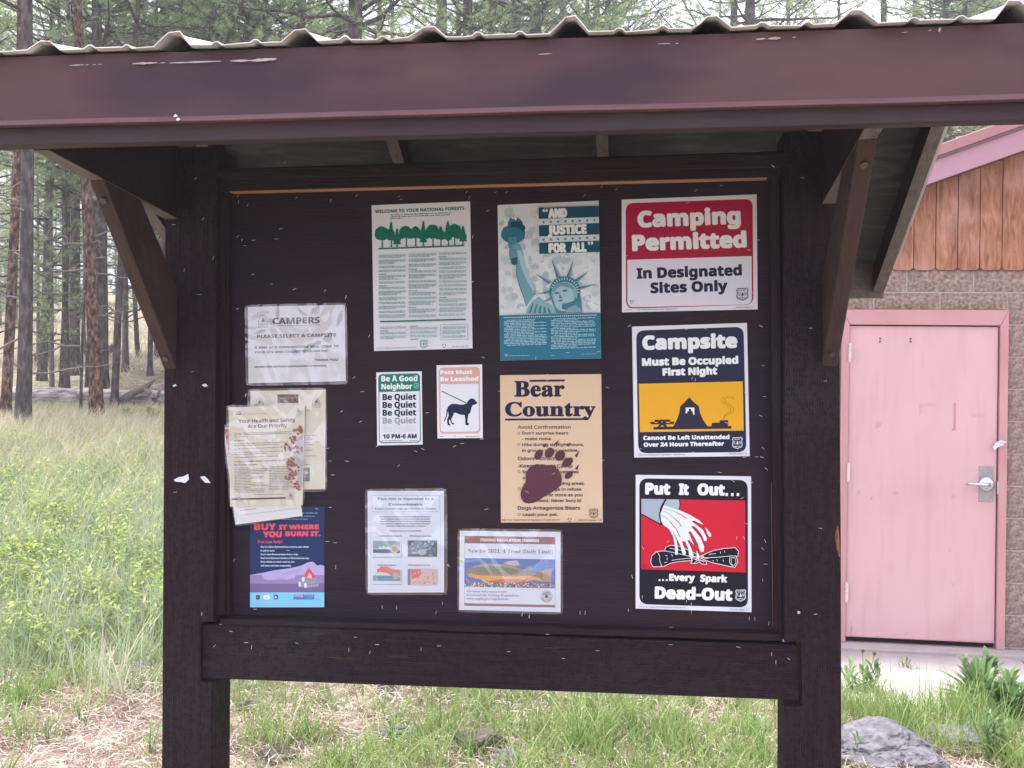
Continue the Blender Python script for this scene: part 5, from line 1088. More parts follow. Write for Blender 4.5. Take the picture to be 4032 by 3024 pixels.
def npmesh(name, V, Fc, mats, parent=None, rnd=None, smooth=False, mi=None):
    """fast mesh from arrays; Fc (n,3) or (n,4)"""
    me = bpy.data.meshes.new(name); k = Fc.shape[1]
    me.vertices.add(len(V)); me.vertices.foreach_set('co', np.ascontiguousarray(V, dtype=np.float32).ravel())
    me.loops.add(Fc.size); me.loops.foreach_set('vertex_index', Fc.astype(np.int32).ravel())
    me.polygons.add(len(Fc)); me.polygons.foreach_set('loop_start', np.arange(0, Fc.size, k, dtype=np.int32))
    try: me.polygons.foreach_set('loop_total', np.full(len(Fc), k, np.int32))
    except Exception: pass
    for m in mats: me.materials.append(m)
    if mi is not None: me.polygons.foreach_set('material_index', mi.astype(np.int32))
    if smooth: me.polygons.foreach_set('use_smooth', np.ones(len(Fc), bool))
    if rnd is not None:
        at_ = me.attributes.new('rnd', 'FLOAT', 'POINT'); at_.data.foreach_set('value', rnd.astype(np.float32))
    me.update(calc_edges=True); me.validate()
    o = bpy.data.objects.new(name, me); COL.objects.link(o)
    if parent is not None: o.parent = parent
    return o
M['soil'] = noisemat("needle_litter_ground", [(0.25, (0.08, 0.055, 0.05)), (0.42, (0.18, 0.135, 0.115)), (0.6, (0.32, 0.265, 0.22)), (0.8, (0.44, 0.39, 0.32))], 5, (1, 1, 1), 12, 0.95, 0.6, 30, None, .02, .1,
                     patches=[((0.16, 0.20, 0.08), .35, .48, .62, (1, 1, 1), .55), ((0.20, 0.17, 0.16), 1.3, .6, .7, (1, 1, 1), .5)])
tag(npmesh("ground", V, Fq, [M['soil']], smooth=True), kind='structure')

# ------------------------------------------------------------------ thin blades, strands and leaves as arrays
def blades(name, base, az, h, lean, w, mat, nseg=3, rnd=None, droop=0.5, build=True):
    n = len(base); d = np.stack([np.cos(az), np.sin(az), np.zeros(n)], 1); s = np.stack([-np.sin(az), np.cos(az), np.zeros(n)], 1)
    tw = rng.uniform(-1.2, 1.2, n); s = s * np.cos(tw)[:, None] + d * np.sin(tw)[:, None]
    Vs = []
    for k in range(nseg):
        t = k / nseg; hor = lean * (t + droop * t * t * 1.2); ver = h * (t - droop * .35 * t * t * np.minimum(1, lean / np.maximum(h, 1e-3)))
        c = base + d * hor[:, None] + np.array([0, 0, 1.]) * ver[:, None]; ww = (w * (1 - .55 * t))[:, None] * s * .5
        Vs += [c - ww, c + ww]
    t = 1.0; hor = lean * (t + droop * 1.2); ver = h * (t - droop * .35 * np.minimum(1, lean / np.maximum(h, 1e-3)))
    Vs.append(base + d * hor[:, None] + np.array([0, 0, 1.]) * ver[:, None])
    m = 2 * nseg + 1; Vv = np.stack(Vs, 1).reshape(-1, 3); o = np.arange(n)[:, None] * m
    T = []
    for k in range(nseg - 1):
        a = 2 * k; T += [(a, a + 1, a + 3), (a, a + 3, a + 2)]
    a = 2 * (nseg - 1); T.append((a, a + 1, a + 2)); T = np.array(T)
    Fc = (o[:, :, None] + T[None]).reshape(-1, 3)
    r = np.repeat(rng.random(n) if rnd is None else rnd, m)
    if not build: return Vv, Fc, r
    return npmesh(name, Vv, Fc, [mat], rnd=r)
def strands(name, p, az, L, w, mat, lift=.01, tilt=.35, rnd=None):
    """litter: bowed strips lying on the ground"""
    n = len(p); d = np.stack([np.cos(az), np.sin(az), rng.uniform(-tilt, tilt, n)], 1); s = np.stack([-np.sin(az), np.cos(az), rng.uniform(-.8, .8, n)], 1)
    bow = rng.uniform(-.18, .18, n)[:, None] * s * L[:, None]; up = np.array([0, 0, 1.]) * (lift * rng.random(n))[:, None]
    a = p - d * L[:, None] / 2 + up; b = p + bow + up + np.array([0, 0, .2]) * rng.random(n)[:, None] * L[:, None]; c = p + d * L[:, None] / 2 + up; ww = s * w[:, None] / 2
    Vv = np.stack([a - ww * .6, a + ww * .6, b - ww, b + ww, c], 1).reshape(-1, 3); o = np.arange(n)[:, None] * 5
    T = np.array([(0, 1, 3), (0, 3, 2), (2, 3, 4)]); Fc = (o[:, :, None] + T[None]).reshape(-1, 3)
    return npmesh(name, Vv, Fc, [mat], rnd=np.repeat(rng.random(n) if rnd is None else rnd, 5))
def leafset(c, d, nrm, L, w):
    """folded diamond leaves: centres c, directions d, side vectors from nrm"""
    n = len(c); s = np.cross(d, nrm); s /= np.linalg.norm(s, axis=1)[:, None] + 1e-9
    nn = np.cross(s, d); L = L[:, None]; w = w[:, None]
    Vv = np.stack([c, c + d * L * .45 + s * w * .5 + nn * w * .15, c + d * L, c + d * L * .45 - s * w * .5 + nn * w * .15], 1).reshape(-1, 3)
    o = np.arange(n)[:, None] * 4; T = np.array([(0, 1, 2), (0, 2, 3)]); return Vv, (o[:, :, None] + T[None]).reshape(-1, 3)
def patchy(x, y, f, seed):
    return .5 + .25 * (np.sin(x * f + seed) * np.sin(y * f * 1.3 + seed * 2) + np.sin(x * f * 2.3 + seed * 3 + 1.5 * np.sin(y * f)) * np.sin(y * f * 1.9 - seed)) 
def keep_off(x, y):      # building, slab
    return ~((x > .35) & (y > 6.02)) & ~((x > -.2) & (y > 6.9) & (y < 13))
M['litter'] = noisemat("dry_needles", [(0.0, (0.14, 0.07, 0.055)), (0.3, (0.28, 0.17, 0.14)), (0.6, (0.40, 0.32, 0.275)), (1.0, (0.60, 0.56, 0.51))], rndattr=True, rough=.7, bump=0)
M['grass'] = noisemat("green_grass", [(0.0, (0.12, 0.22, 0.05)), (0.45, (0.23, 0.34, 0.10)), (0.8, (0.34, 0.42, 0.17)), (1.0, (0.50, 0.48, 0.30))], rndattr=True, rough=.5, bump=0, transl=.4)
M['drygrass'] = noisemat("dry_pale_grass", [(0.0, (0.22, 0.27, 0.14)), (0.35, (0.36, 0.36, 0.22)), (0.7, (0.52, 0.46, 0.34)), (1.0, (0.64, 0.58, 0.46))], rndattr=True, rough=.6, bump=0, transl=.3)
M['bluegrass'] = noisemat("blue_green_grass", [(0.0, (0.15, 0.23, 0.11)), (0.35, (0.27, 0.37, 0.21)), (0.7, (0.42, 0.48, 0.34)), (1.0, (0.64, 0.60, 0.48))], rndattr=True, rough=.5, bump=0, transl=.4)
M['weed'] = noisemat("yellow_green_leaves", [(0.0, (0.14, 0.25, 0.09)), (0.45, (0.24, 0.34, 0.11)), (0.8, (0.40, 0.46, 0.13)), (1.0, (0.52, 0.54, 0.12))], rndattr=True, rough=.5, bump=0, transl=.45)
M['leaf'] = noisemat("broad_green_leaves", [(0.0, (0.09, 0.17, 0.06)), (0.5, (0.15, 0.26, 0.10)), (1.0, (0.25, 0.36, 0.15))], rndattr=True, rough=.45, bump=0, transl=.4)

def scatter(n, x0, x1, y0, y1, f=None):
    x = rng.uniform(x0, x1, n); y = rng.uniform(y0, y1, n); k = keep_off(x, y)
    if f is not None: k &= rng.random(n) < f(x, y)
    x, y = x[k], y[k]; return x, y, np.stack([x, y, gz(x, y)], 1)
x, y, p = scatter(210000, -7, 3.6, 3.4, 10.5, lambda x, y: np.where(y < 7.2, 1, .45))
n = len(x); strands("pine_needle_litter", p + [0, 0, .004], rng.uniform(0, 6.3, n), rng.uniform(.05, .17, n), rng.uniform(.0018, .0042, n), M['litter'], .03)['kind'] = 'stuff'
# short grass: thin on the left, thicker to the right, in tufts
cx, cy, _ = scatter(4200, -7, 3.6, 3.5, 9.0, lambda x, y: np.clip(.36 + .56 * sstep((x + 1.9) / 1.3) + .6 * (patchy(x, y, 1.7, 2) - .5), .04, 1) * np.where((x < -1.8) & (y > 6.4), .3, 1) * np.where((x > .7) & (y < 5.4), .45, 1))
k = rng.integers(14, 46, len(cx)); ci = np.repeat(np.arange(len(cx)), k); n = len(ci); sp = rng.uniform(.02, .09, len(cx))[ci]
bx = cx[ci] + rng.normal(0, 1, n) * sp; by = cy[ci] + rng.normal(0, 1, n) * sp; ok = keep_off(bx, by); ci = ci[ok]; bx, by = bx[ok], by[ok]; n = len(bx)
hh = rng.uniform(.08, .24, len(cx))[ci] * rng.uniform(.5, 1.2, n); cr_ = rng.random(len(cx))[ci] * .6
blades("grass", np.stack([bx, by, gz(bx, by)], 1), rng.uniform(0, 6.3, n), hh, hh * rng.uniform(.1, .7, n), rng.uniform(.003, .008, n), M['grass'], 3, np.clip(cr_ + rng.random(n) * .4, 0, 1) * np.where(rng.random(n) < .08, 1, .85) , .6)['kind'] = 'stuff'
# taller stalks between slab and boulders
cx, cy, _ = scatter(130, .75, 2.4, 5.0, 6.0); k = rng.integers(8, 22, len(cx)); ci = np.repeat(np.arange(len(cx)), k); n = len(ci)
bx = cx[ci] + rng.normal(0, .05, n); by = np.minimum(cy[ci] + rng.normal(0, .05, n), 6.0); hh = rng.uniform(.12, .38, len(cx))[ci] * rng.uniform(.5, 1.1, n)
blades("tall_grass_stalks", np.stack([bx, by, gz(bx, by)], 1), rng.uniform(0, 6.3, n), hh, hh * rng.uniform(.05, .5, n), rng.uniform(.003, .005, n), M['grass'], 3, np.clip(rng.random(len(cx))[ci] * .6 + rng.random(n) * .4, 0, 1), .6)['kind'] = 'stuff'
# taller soft grass on the left bank
cx, cy, _ = scatter(2900, -10, -1.8, 4.6, 13.2, lambda x, y: np.clip((y - 4.4) / 2.6, .12, 1) * np.clip(.2 + 1.2 * patchy(x, y, 1.5, 9), .1, 1)); k = rng.integers(12, 40, len(cx)); ci = np.repeat(np.arange(len(cx)), k); n = len(ci)
bx = cx[ci] + rng.normal(0, .07, n); by = cy[ci] + rng.normal(0, .07, n); hh = rng.uniform(.18, .42, len(cx))[ci] * rng.uniform(.6, 1.15, n)
blades("tall_green_grass", np.stack([bx, by, gz(bx, by)], 1), rng.uniform(0, 6.3, n), hh, hh * rng.uniform(.05, .45, n), rng.uniform(.004, .009, n), M['bluegrass'], 3, np.clip(rng.random(len(cx))[ci] * .7 + rng.random(n) * .35, 0, 1), .7)['kind'] = 'stuff'
# dry seed grass further up the bank
x, y, p = scatter(150000, -17, -2, 8.5, 24, lambda x, y: np.clip(1.25 - (y - 10.5) / 13, .2, 1) * np.where(y < 11, .3, 1)); n = len(x); hh = rng.uniform(.2, .5, n) * np.clip(1.35 - (y - 10) / 9, .16, 1)
blades("dry_seed_grass", p, rng.normal(.3, 1.3, n), hh, hh * rng.uniform(.1, .6, n), rng.uniform(.005, .010, n), M['drygrass'], 3, np.clip(rng.random(n) * .7 + .35 * patchy(x, y, .8, 1), 0, 1), .8)['kind'] = 'stuff'
x, y, p = scatter(60000, -60, -3, 24, 75, lambda x, y: np.clip(1.2 - (y - 24) / 45, .2, 1)); n = len(x); hh = rng.uniform(.15, .4, n)
blades("far_grass", p, rng.uniform(0, 6.3, n), hh, hh * rng.uniform(.1, .6, n), rng.uniform(.02, .04, n), M['drygrass'], 2, np.clip(.35 + rng.random(n) * .65, 0, 1), .5)['kind'] = 'stuff'
# leafy yellow-green ground cover on the bank
cx, cy, cp = scatter(1900, -9.5, -2.0, 5.6, 12.8, lambda x, y: np.clip(.25 + 1.1 * (patchy(x, y, 1.1, 5) - .3), .1, 1)); ns = 5
ci = np.repeat(np.arange(len(cx)), ns); n = len(ci); sx = cx[ci] + rng.normal(0, .08, n); sy = cy[ci] + rng.normal(0, .08, n); H_ = rng.uniform(.14, .42, n); la = rng.uniform(0, 6.3, n); ll = H_ * rng.uniform(.1, .6, n)
sbase = np.stack([sx, sy, gz(sx, sy)], 1); Vs_, Fs_, rs_ = blades("", sbase, la, H_, ll, np.full(n, .0035), None, 2, rng.random(n) * .3, .3, False)
nl_ = 11; li = np.repeat(np.arange(n), nl_); t = rng.uniform(.25, 1.05, len(li)); d0 = np.stack([np.cos(la), np.sin(la), np.zeros(n)], 1)[li]
c = sbase[li] + d0 * (ll[li] * t * (1 + .3 * t))[:, None] + np.array([0, 0, 1.]) * (H_[li] * t)[:, None]
ph = rng.uniform(0, 6.3, len(li)); dd_ = np.stack([np.cos(ph), np.sin(ph), rng.uniform(-.1, .8, len(li))], 1); dd_ /= np.linalg.norm(dd_, axis=1)[:, None]
Vl, Fl = leafset(c, dd_, np.tile([0, 0, 1.], (len(li), 1)), rng.uniform(.022, .062, len(li)), rng.uniform(.013, .030, len(li)))
rl = np.repeat(np.clip(rng.random(n)[li] * .55 + rng.random(len(li)) * .5, 0, 1), 4)
npmesh("leafy_ground_cover", np.concatenate([Vs_, Vl]), np.concatenate([Fs_, Fl + len(Vs_)]), [M['weed']], rnd=np.concatenate([rs_, rl]))['kind'] = 'stuff'

# ------------------------------------------------------------------ single broad-leaved plants
def forb(px, py, kind, h, label, n=26, name="leafy_plant", cat="plant", lw=.012, ll=.08, Yforce=None, buds=(), flower=None):
    p = at(px, py, Yforce) if Yforce else gat(px, py); p = Vector((p.x, p.y, gzf(p.x, p.y))); root = empty(name, p, label, cat)
    LV = []; LF = []; SV = []; SF = []; R_ = []; o = 0
    def addstem(a, b):
        nonlocal SV, SF
        i = sum(len(q) for q in SV); d = np.array(b) - a; s = np.cross(d, [0, 1, .01]); s = s / (np.linalg.norm(s) + 1e-9) * .0022; s2 = np.array([0, .0022, 0])
        q = np.array([a - s, a + s, a + s2, b - s * .5, b + s * .5, b + s2 * .5]); SV.append(q); SF.append(np.array([(0, 1, 4), (0, 4, 3), (1, 2, 5), (1, 5, 4), (2, 0, 3), (2, 3, 5)]) + i)
    if kind == 'rosette':
        t = np.linspace(0, 1, n); ph = np.arange(n) * 2.4 + rng.uniform(0, .4, n); el_ = .15 + 1.15 * t
        d = np.stack([np.cos(ph) * np.cos(el_), np.sin(ph) * np.cos(el_), np.sin(el_)], 1); c = np.zeros((n, 3)) + [0, 0, .008]; c[:, 2] += t * h * .35
        L_ = ll * rng.uniform(.7, 1.25, n)
    else:
        ns = {'upright': 3, 'bush': 8}[kind]; cs = []; ds = []
        for s_ in range(ns):
            a0 = rng.uniform(0, 6.3); le = rng.uniform(.05, .45) * h * (1.3 if kind == 'bush' else .5); hh_ = h * rng.uniform(.65, 1.05); A = np.array([rng.normal(0, .012), rng.normal(0, .012), 0]); B = A + [math.cos(a0) * le, math.sin(a0) * le, hh_]; addstem(A, B)
            for q in range(max(5, n // ns)):
                t = .12 + .88 * q / max(4, n // ns - 1); cs.append(A + (B - A) * t); f = q * 2.4 + a0; e = .35 + .7 * t; ds.append([math.cos(f) * math.cos(e), math.sin(f) * math.cos(e), math.sin(e)])
        c, d = np.array(cs), np.array(ds); L_ = ll * rng.uniform(.6, 1.2, len(c))
    # two-segment leaves with a droop at the tip
    nn = len(c); s = np.cross(d, [0, 0, 1.]); s /= np.linalg.norm(s, axis=1)[:, None] + 1e-9; W = (lw * rng.uniform(.7, 1.2, nn))[:, None]; L_ = L_[:, None]; dr = np.array([0, 0, -1.]) * L_
    a0 = c - s * W * .12; a1 = c + s * W * .12; m0 = c + d * L_ * .5; e0 = c + d * L_ + dr * .18; upn = np.cross(s, d) * W * .18
    Vv = np.stack([a0, a1, m0 - s * W * .5 + upn, m0, m0 + s * W * .5 + upn, c + d * L_ * .8 - s * W * .3 + dr * .07, c + d * L_ * .8 + s * W * .3 + dr * .07, e0], 1).reshape(-1, 3)
    T = np.array([(0, 1, 3), (0, 3, 2), (1, 4, 3), (2, 3, 5), (3, 6, 5), (3, 4, 6), (5, 6, 7)]); Fc = (np.arange(nn)[:, None, None] * 8 + T[None]).reshape(-1, 3)
    npmesh("foliage", Vv, Fc, [M['leaf']], root, rnd=np.repeat(np.clip(rng.random(nn) * .6 + rng.random() * .4, 0, 1), 8))
    if SV: npmesh("stem", np.concatenate(SV), np.concatenate(SF), [M['leaf']], root, rnd=np.full(sum(len(q) for q in SV), .2))
    for (bx, by, r_) in buds:
        q = at(bx, by, p.y) - p; mb = MB(); mb.tube([(0, 0, 0), (q.x * .25, 0, q.z * .4), (q.x * .8, .0, q.z * .8), tuple(q)], .0016, M['leaf'], 5); mb.tube([(q.x, q.y, q.z - r_), (q.x, q.y, q.z - r_ * .2), (q.x, q.y, q.z + r_ * .8), (q.x, q.y, q.z + r_)], [r_ * .3, r_, r_ * .7, r_ * .1], M['leaf'], 8)
        o = mb.build("flower_bud", root); o.location = (0, 0, 0)
        me = o.data; 
        for v in me.vertices: v.co += Vector(OFF[o.name])
    if flower:
        q = at(flower[0], flower[1], p.y) - p; mb = MB(); mb.tube([tuple(Vector((q.x * .3, 0, .02)) + p), tuple(q + p)], .0016, M['leaf'], 5)
        for i in range(12):
            t = i * .5236; dd2 = Vector((math.cos(t), .5, math.sin(t) * .55)).normalized(); sd_ = Vector((-math.sin(t), 0, math.cos(t))) * .004; cpt = q + p
            mb.face([cpt, cpt + dd2 * .011 + sd_, cpt + dd2 * .019 - Vector((0, .004, 0)), cpt + dd2 * .011 - sd_], M['petal'])
        mb.tube([q + p + Vector((0, .002, 0)), q + p - Vector((0, .008, 0))], [.008, .005], M['petalc'], 8); mb.build("flower", root)
    return root
M['petal'] = noisemat("orange_petals", [(0.3, (0.75, 0.28, 0.04)), (0.7, (0.80, 0.50, 0.08))], 60, bump=0); M['petalc'] = noisemat("flower_centre", [(0.3, (0.35, 0.09, 0.04)), (0.7, (0.45, 0.16, 0.05))], 60)
for a_ in ((105, 2600, 'upright', .20, "tall lance-leaved green plant on the left bank above the bare litter", 36), (75, 2790, 'rosette', .10, "spread of narrow green leaves low at the left edge of the picture", 16),
           (185, 2935, 'upright', .10, "small bright green seedling leftmost near the bottom edge", 14), (590, 2980, 'upright', .16, "bright green sprout with wide leaves just left of the left post", 16), (330, 2880, 'upright', .12, "thin green plant among dry litter halfway between edge and left post", 14),
           (1550, 2960, 'upright', .13, "leafy green sprout under the beam, left of centre", 18), (2010, 2860, 'upright', .16, "green sprout with broad leaves under the middle of the beam", 20), (3560 - 560, 2995, 'upright', .16, "broad-leaved green plant just left of the right post's foot", 26),
           (2560, 2990, 'rosette', .1, "low rosette of pale green leaves right of centre below the beam", 16)): forb(*a_[:5], n=a_[5])
forb(3400, 2770, 'bush', .2, "branching green plant with two round buds beside the right post", 90, ll=.095, lw=.024, buds=((3397, 2563, .011), (3443, 2573, .011)))
forb(3850, 2800, 'rosette', .2, "dense rosette of long dark green leaves beyond the flat grey rock", 110, ll=.24, lw=.036)
forb(3870, 2775, 'bush', .22, "green plant carrying one orange and yellow flower", 170, name="flowering_plant", flower=(3888, 2652), ll=.12, lw=.026)
forb(3990, 2860, 'bush', .23, "bushy dark green plant at the right edge of the picture", 190, ll=.12, lw=.026)
forb(3900, 3010, 'bush', .2, "upright leafy plant in front of the flat grey rock, lower right", 70, ll=.1, lw=.02)
forb(3370, 3010, 'upright', .12, "small leafy sprout in front of the big pale boulder", 14)
forb(3560, 2680, 'bush', .12, "low pale green plant at the edge of the concrete slab", 30, ll=.05, lw=.01)

# ------------------------------------------------------------------ rocks
M['rock'] = noisemat("grey_lichen_rock", [(0.3, (0.09, 0.086, 0.10)), (0.5, (0.145, 0.138, 0.16)), (0.7, (0.21, 0.20, 0.23))], 26, (1, 1, 1), 10, .9, .8, 14, None, .03, .2, patches=[((0.12, 0.11, 0.12), 3, .6, .72, (1, 1, 1), .4)])
M['rockd'] = noisemat("brown_basalt_rock", [(0.3, (0.055, 0.045, 0.042)), (0.6, (0.12, 0.10, 0.095)), (0.85, (0.22, 0.19, 0.18))], 9, (1, 1, 1), 10, .9, .8, 18, None, .03, .2)
import bmesh
def rock(px, py, w, d, h, label, mat, seed, rz=0, name="rock", sink=.3, Y=None):
    p = gat(px, py) if Y is None else at(px, py, Y); bm = bmesh.new(); bmesh.ops.create_icosphere(bm, subdivisions=5, radius=.5); rs = random.Random(seed)
    planes = [(Vector((rs.uniform(-1, 1), rs.uniform(-1, 1), rs.uniform(-.3, 1))).normalized(), rs.uniform(.30, .44)) for _ in range(12)]
    from mathutils import noise
    for v in bm.verts:
        for nn, dd3 in planes:
            k = v.co.dot(nn) - dd3
            if k > 0: v.co -= nn * k * .92
        v.co += v.co.normalized() * (.055 * noise.fractal(v.co * 3 + Vector((seed, 0, 0)), .6, 2.1, 5) + .014 * abs(noise.noise(v.co * 9)) + .012 * noise.noise(v.co * 22))
        v.co.x *= w; v.co.y *= d; v.co.z *= h
    me = bpy.data.meshes.new(name); bm.to_mesh(me); bm.free(); me.materials.append(mat)
    o = bpy.data.objects.new(name, me); COL.objects.link(o); o.location = (p.x, p.y, gzf(p.x, p.y) + h * (.5 - sink) * .8); o.rotation_euler = (0, 0, rz)
    return tag(o, label, "rock")
rock(3480, 2985, .60, .42, .25, "large pale grey boulder at the foot of the right post", M['rock'], 3, .3, "boulder")
rock(3640, 3040, .26, .25, .16, "smaller grey rock leaning against the big pale boulder", M['rock'], 5, 1.0)
rock(3770, 2920, .38, .3, .13, "flat grey rock half hidden by leafy plants at right", M['rock'], 8, .2)
rock(3345, 2760, .16, .2, .12, "small dark grey rock beside the branching plant by the right post", M['rock'], 9, .2)
rock(985, 2800, .115, .09, .085, "small grey angular stone on bare litter right of the left post", M['rock'], 11, .5, "stone", .2)
rock(1870, 2960, .30, .2, .17, "dark brown lumpy rock in the grass below the beam's middle", M['rockd'], 12, .2)
rock(1560, 2905, .24, .2, .08, "flat bluish grey rock in the grass below the beam, left of centre", M['rock'], 13, .1)
rock(1890, 2800, .13, .12, .08, "small pale stone just above the dark brown rock", M['rock'], 14, .6, "stone")
rock(1525, 2740, .12, .1, .09, "brown stone close under the beam, left of centre", M['rockd'], 15, .2, "stone")
rock(550, 2650, .16, .12, .08, "grey stone in dry litter just left of the left post", M['rock'], 16, .2, "stone")
rock(2290, 2790, .08, .08, .05, "little dark stone in the grass right of centre under the beam", M['rockd'], 17, .2, "stone")
rock(1990, 3015, .2, .15, .1, "pale rock cut off by the bottom edge of the picture", M['rock'], 18, .7)
rock(1080, 2995, .2, .16, .08, "pinkish brown stone near the bottom edge right of the left post", M['rockd'], 19, .3, "stone")
rock(430, 1400, .7, .6, .55, "grey boulder far up the slope among the pine trunks", M['rock'], 20, .3, "boulder")
# ================================================================== PINES
M['bark_red'] = noisemat("red_pine_bark", [(0.38, (0.015, 0.011, 0.011)), (0.47, (0.085, 0.046, 0.036)), (0.58, (0.16, 0.090, 0.068)), (0.70, (0.27, 0.18, 0.15))], 22, (1, 1, .45), 9, .95, 1.0, 11, (1, 1, .4), .05, .1)
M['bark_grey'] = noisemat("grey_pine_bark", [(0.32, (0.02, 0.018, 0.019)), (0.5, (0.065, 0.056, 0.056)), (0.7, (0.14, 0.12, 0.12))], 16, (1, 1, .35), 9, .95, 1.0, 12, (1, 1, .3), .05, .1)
M['bark_hazed'] = noisemat("haze_paled_pine_bark", [(0.3, (0.07, 0.06, 0.062)), (0.5, (0.12, 0.105, 0.105)), (0.7, (0.20, 0.18, 0.18))], 12, (1, 1, .35), 7, .95, .8, 12, (1, 1, .3), .05, .1)  # background bark paled: distance haze put into its colour
M['twig'] = noisemat("bare_grey_twigs", [(0.3, (0.11, 0.095, 0.09)), (0.7, (0.21, 0.185, 0.175))], 8, rough=.9, bump=0)
M['needles'] = noisemat("pine_needles", [(0.0, (0.18, 0.28, 0.14)), (0.5, (0.29, 0.41, 0.19)), (0.85, (0.39, 0.50, 0.23)), (1.0, (0.49, 0.56, 0.26))], rndattr=True, rough=.5, bump=0, transl=.45)
M['log'] = noisemat("weathered_log", [(0.35, (0.08, 0.07, 0.07)), (0.5, (0.22, 0.20, 0.20)), (0.68, (0.40, 0.37, 0.385))], 6, (.5, 3, 3), 8, .9, .6)

def tube_np(paths, r0, r1, sides=3):
    """paths (n,k,3) -> triangles"""
    n, k, _ = paths.shape; d = np.gradient(paths, axis=1); d /= np.linalg.norm(d, axis=2, keepdims=True) + 1e-9
    ref = np.where(np.abs(d[..., 2:3]) > .9, np.array([1., 0, 0]), np.array([0, 0, 1.])); a = np.cross(d, ref); a /= np.linalg.norm(a, axis=2, keepdims=True) + 1e-9; b = np.cross(d, a)
    t = np.linspace(0, 1, k)[None, :]; r = (r0[:, None] * (1 - t) + r1[:, None] * t)[..., None]
    V = np.stack([paths + r * (a * math.cos(2 * math.pi * s / sides) + b * math.sin(2 * math.pi * s / sides)) for s in range(sides)], 2)   # n,k,s,3
    base = np.arange(n)[:, None, None] * k * sides + np.arange(k - 1)[None, :, None] * sides + np.arange(sides)[None, None]
    nxt = np.arange(n)[:, None, None] * k * sides + np.arange(k - 1)[None, :, None] * sides + (np.arange(sides)[None, None] + 1) % sides
    Fc = np.stack([np.stack([base, nxt, nxt + sides], -1), np.stack([base, nxt + sides, base + sides], -1)], 3).reshape(-1, 3)
    return V.reshape(-1, 3), Fc
def crown_arrays(seed, H, z0, L0, nb, ntw=7, ntf=3, nn=26, nl=.16, nw=.0075, gap=.0):
    g = np.random.default_rng(seed); u = np.sort(g.random(nb)) ** .9; z = z0 + (H - z0) * u * .98
    L = (L0 * (1 - u ** 1.5) * (.55 + .45 * np.minimum(1, u / .12)) * g.uniform(.55, 1.15, nb) + .25); az = np.arange(nb) * 2.39996 + g.normal(0, .5, nb)
    k = 7; t = np.linspace(0, 1, k); d = np.stack([np.cos(az), np.sin(az)], 1); up = g.uniform(-.28, .25, nb) + .35 * u
    P = np.zeros((nb, k, 3)); P[:, :, :2] = d[:, None, :] * (L[:, None] * t[None])[..., None]; P[:, :, 2] = z[:, None] + L[:, None] * (up[:, None] * t[None] + .22 * t[None] ** 2.2)
    P[:, 1:] += np.cumsum(g.normal(0, .055, (nb, k - 1, 3)), 1) * L[:, None, None] * .45
    V1, F1 = tube_np(P, .012 + .011 * L, np.full(nb, .006), 4)
    # twigs
    bi = np.repeat(np.arange(nb), ntw); m = len(bi); tt = g.uniform(.28, 1.0, m) ** .8; idx = tt * (k - 1); i0 = np.minimum(idx.astype(int), k - 2); fr = (idx - i0)[:, None]
    S = P[bi, i0] * (1 - fr) + P[bi, i0 + 1] * fr; ta = az[bi] + g.choice([-1, 1], m) * g.uniform(.3, 1.3, m); tl = np.minimum(.9, .22 + .32 * L[bi]) * g.uniform(.5, 1.1, m)
    T = np.zeros((m, 4, 3)); q = np.linspace(0, 1, 4); td = np.stack([np.cos(ta), np.sin(ta), g.uniform(-.15, .55, m)], 1)
    T[:] = S[:, None] + td[:, None] * (tl[:, None] * q[None])[..., None]; T[:, :, 2] += .25 * tl[:, None] * q[None] ** 2; T[:, 1:] += g.normal(0, .035, (m, 3, 3))
    V2, F2 = tube_np(T, np.full(m, .0065), np.full(m, .004), 3)
    # tufts of needles towards the twig ends
    fi = np.repeat(np.arange(m), ntf); f = np.tile(np.linspace(1, .45, ntf), m) + g.uniform(-.06, .03, m * ntf); idx = np.clip(f, 0, 1) * 3; i0 = np.minimum(idx.astype(int), 2); fr = (idx - i0)[:, None]
    C = T[fi, i0] * (1 - fr) + T[fi, i0 + 1] * fr; ax = td[fi] + [0, 0, .35]; ax /= np.linalg.norm(ax, axis=1)[:, None]
    ni = np.repeat(np.arange(len(C)), nn); nd = g.normal(0, 1, (len(ni), 3)); nd /= np.linalg.norm(nd, axis=1)[:, None]; nd = nd * .95 + ax[ni] * .75; nd[:, 2] -= .08; nd /= np.linalg.norm(nd, axis=1)[:, None]
    ll = nl * g.uniform(.65, 1.15, len(ni)); s = np.cross(nd, g.normal(0, 1, (len(ni), 3))); s /= np.linalg.norm(s, axis=1)[:, None] + 1e-9
    st = C[ni] - ax[ni] * (g.random(len(ni)) * .05)[:, None]; A = st - s * nw * .5; B = st + s * nw * .5; E = st + nd * ll[:, None]
    V3 = np.stack([A, B, E], 1).reshape(-1, 3); F3 = np.arange(len(V3)).reshape(-1, 3)
    tr = np.clip(g.random(len(C)) * .5 + .5 * g.random(m)[fi] , 0, 1); r3 = np.repeat(np.clip(tr[ni] + g.normal(0, .08, len(ni)), 0, 1), 3)
    V = np.concatenate([V1, V2, V3]); Fc = np.concatenate([F1, F2 + len(V1), F3 + len(V1) + len(V2)])
    mi = np.concatenate([np.zeros(len(F1) + len(F2)), np.ones(len(F3))]); r = np.concatenate([np.zeros(len(V1) + len(V2)), r3])
    return V, Fc, mi, r
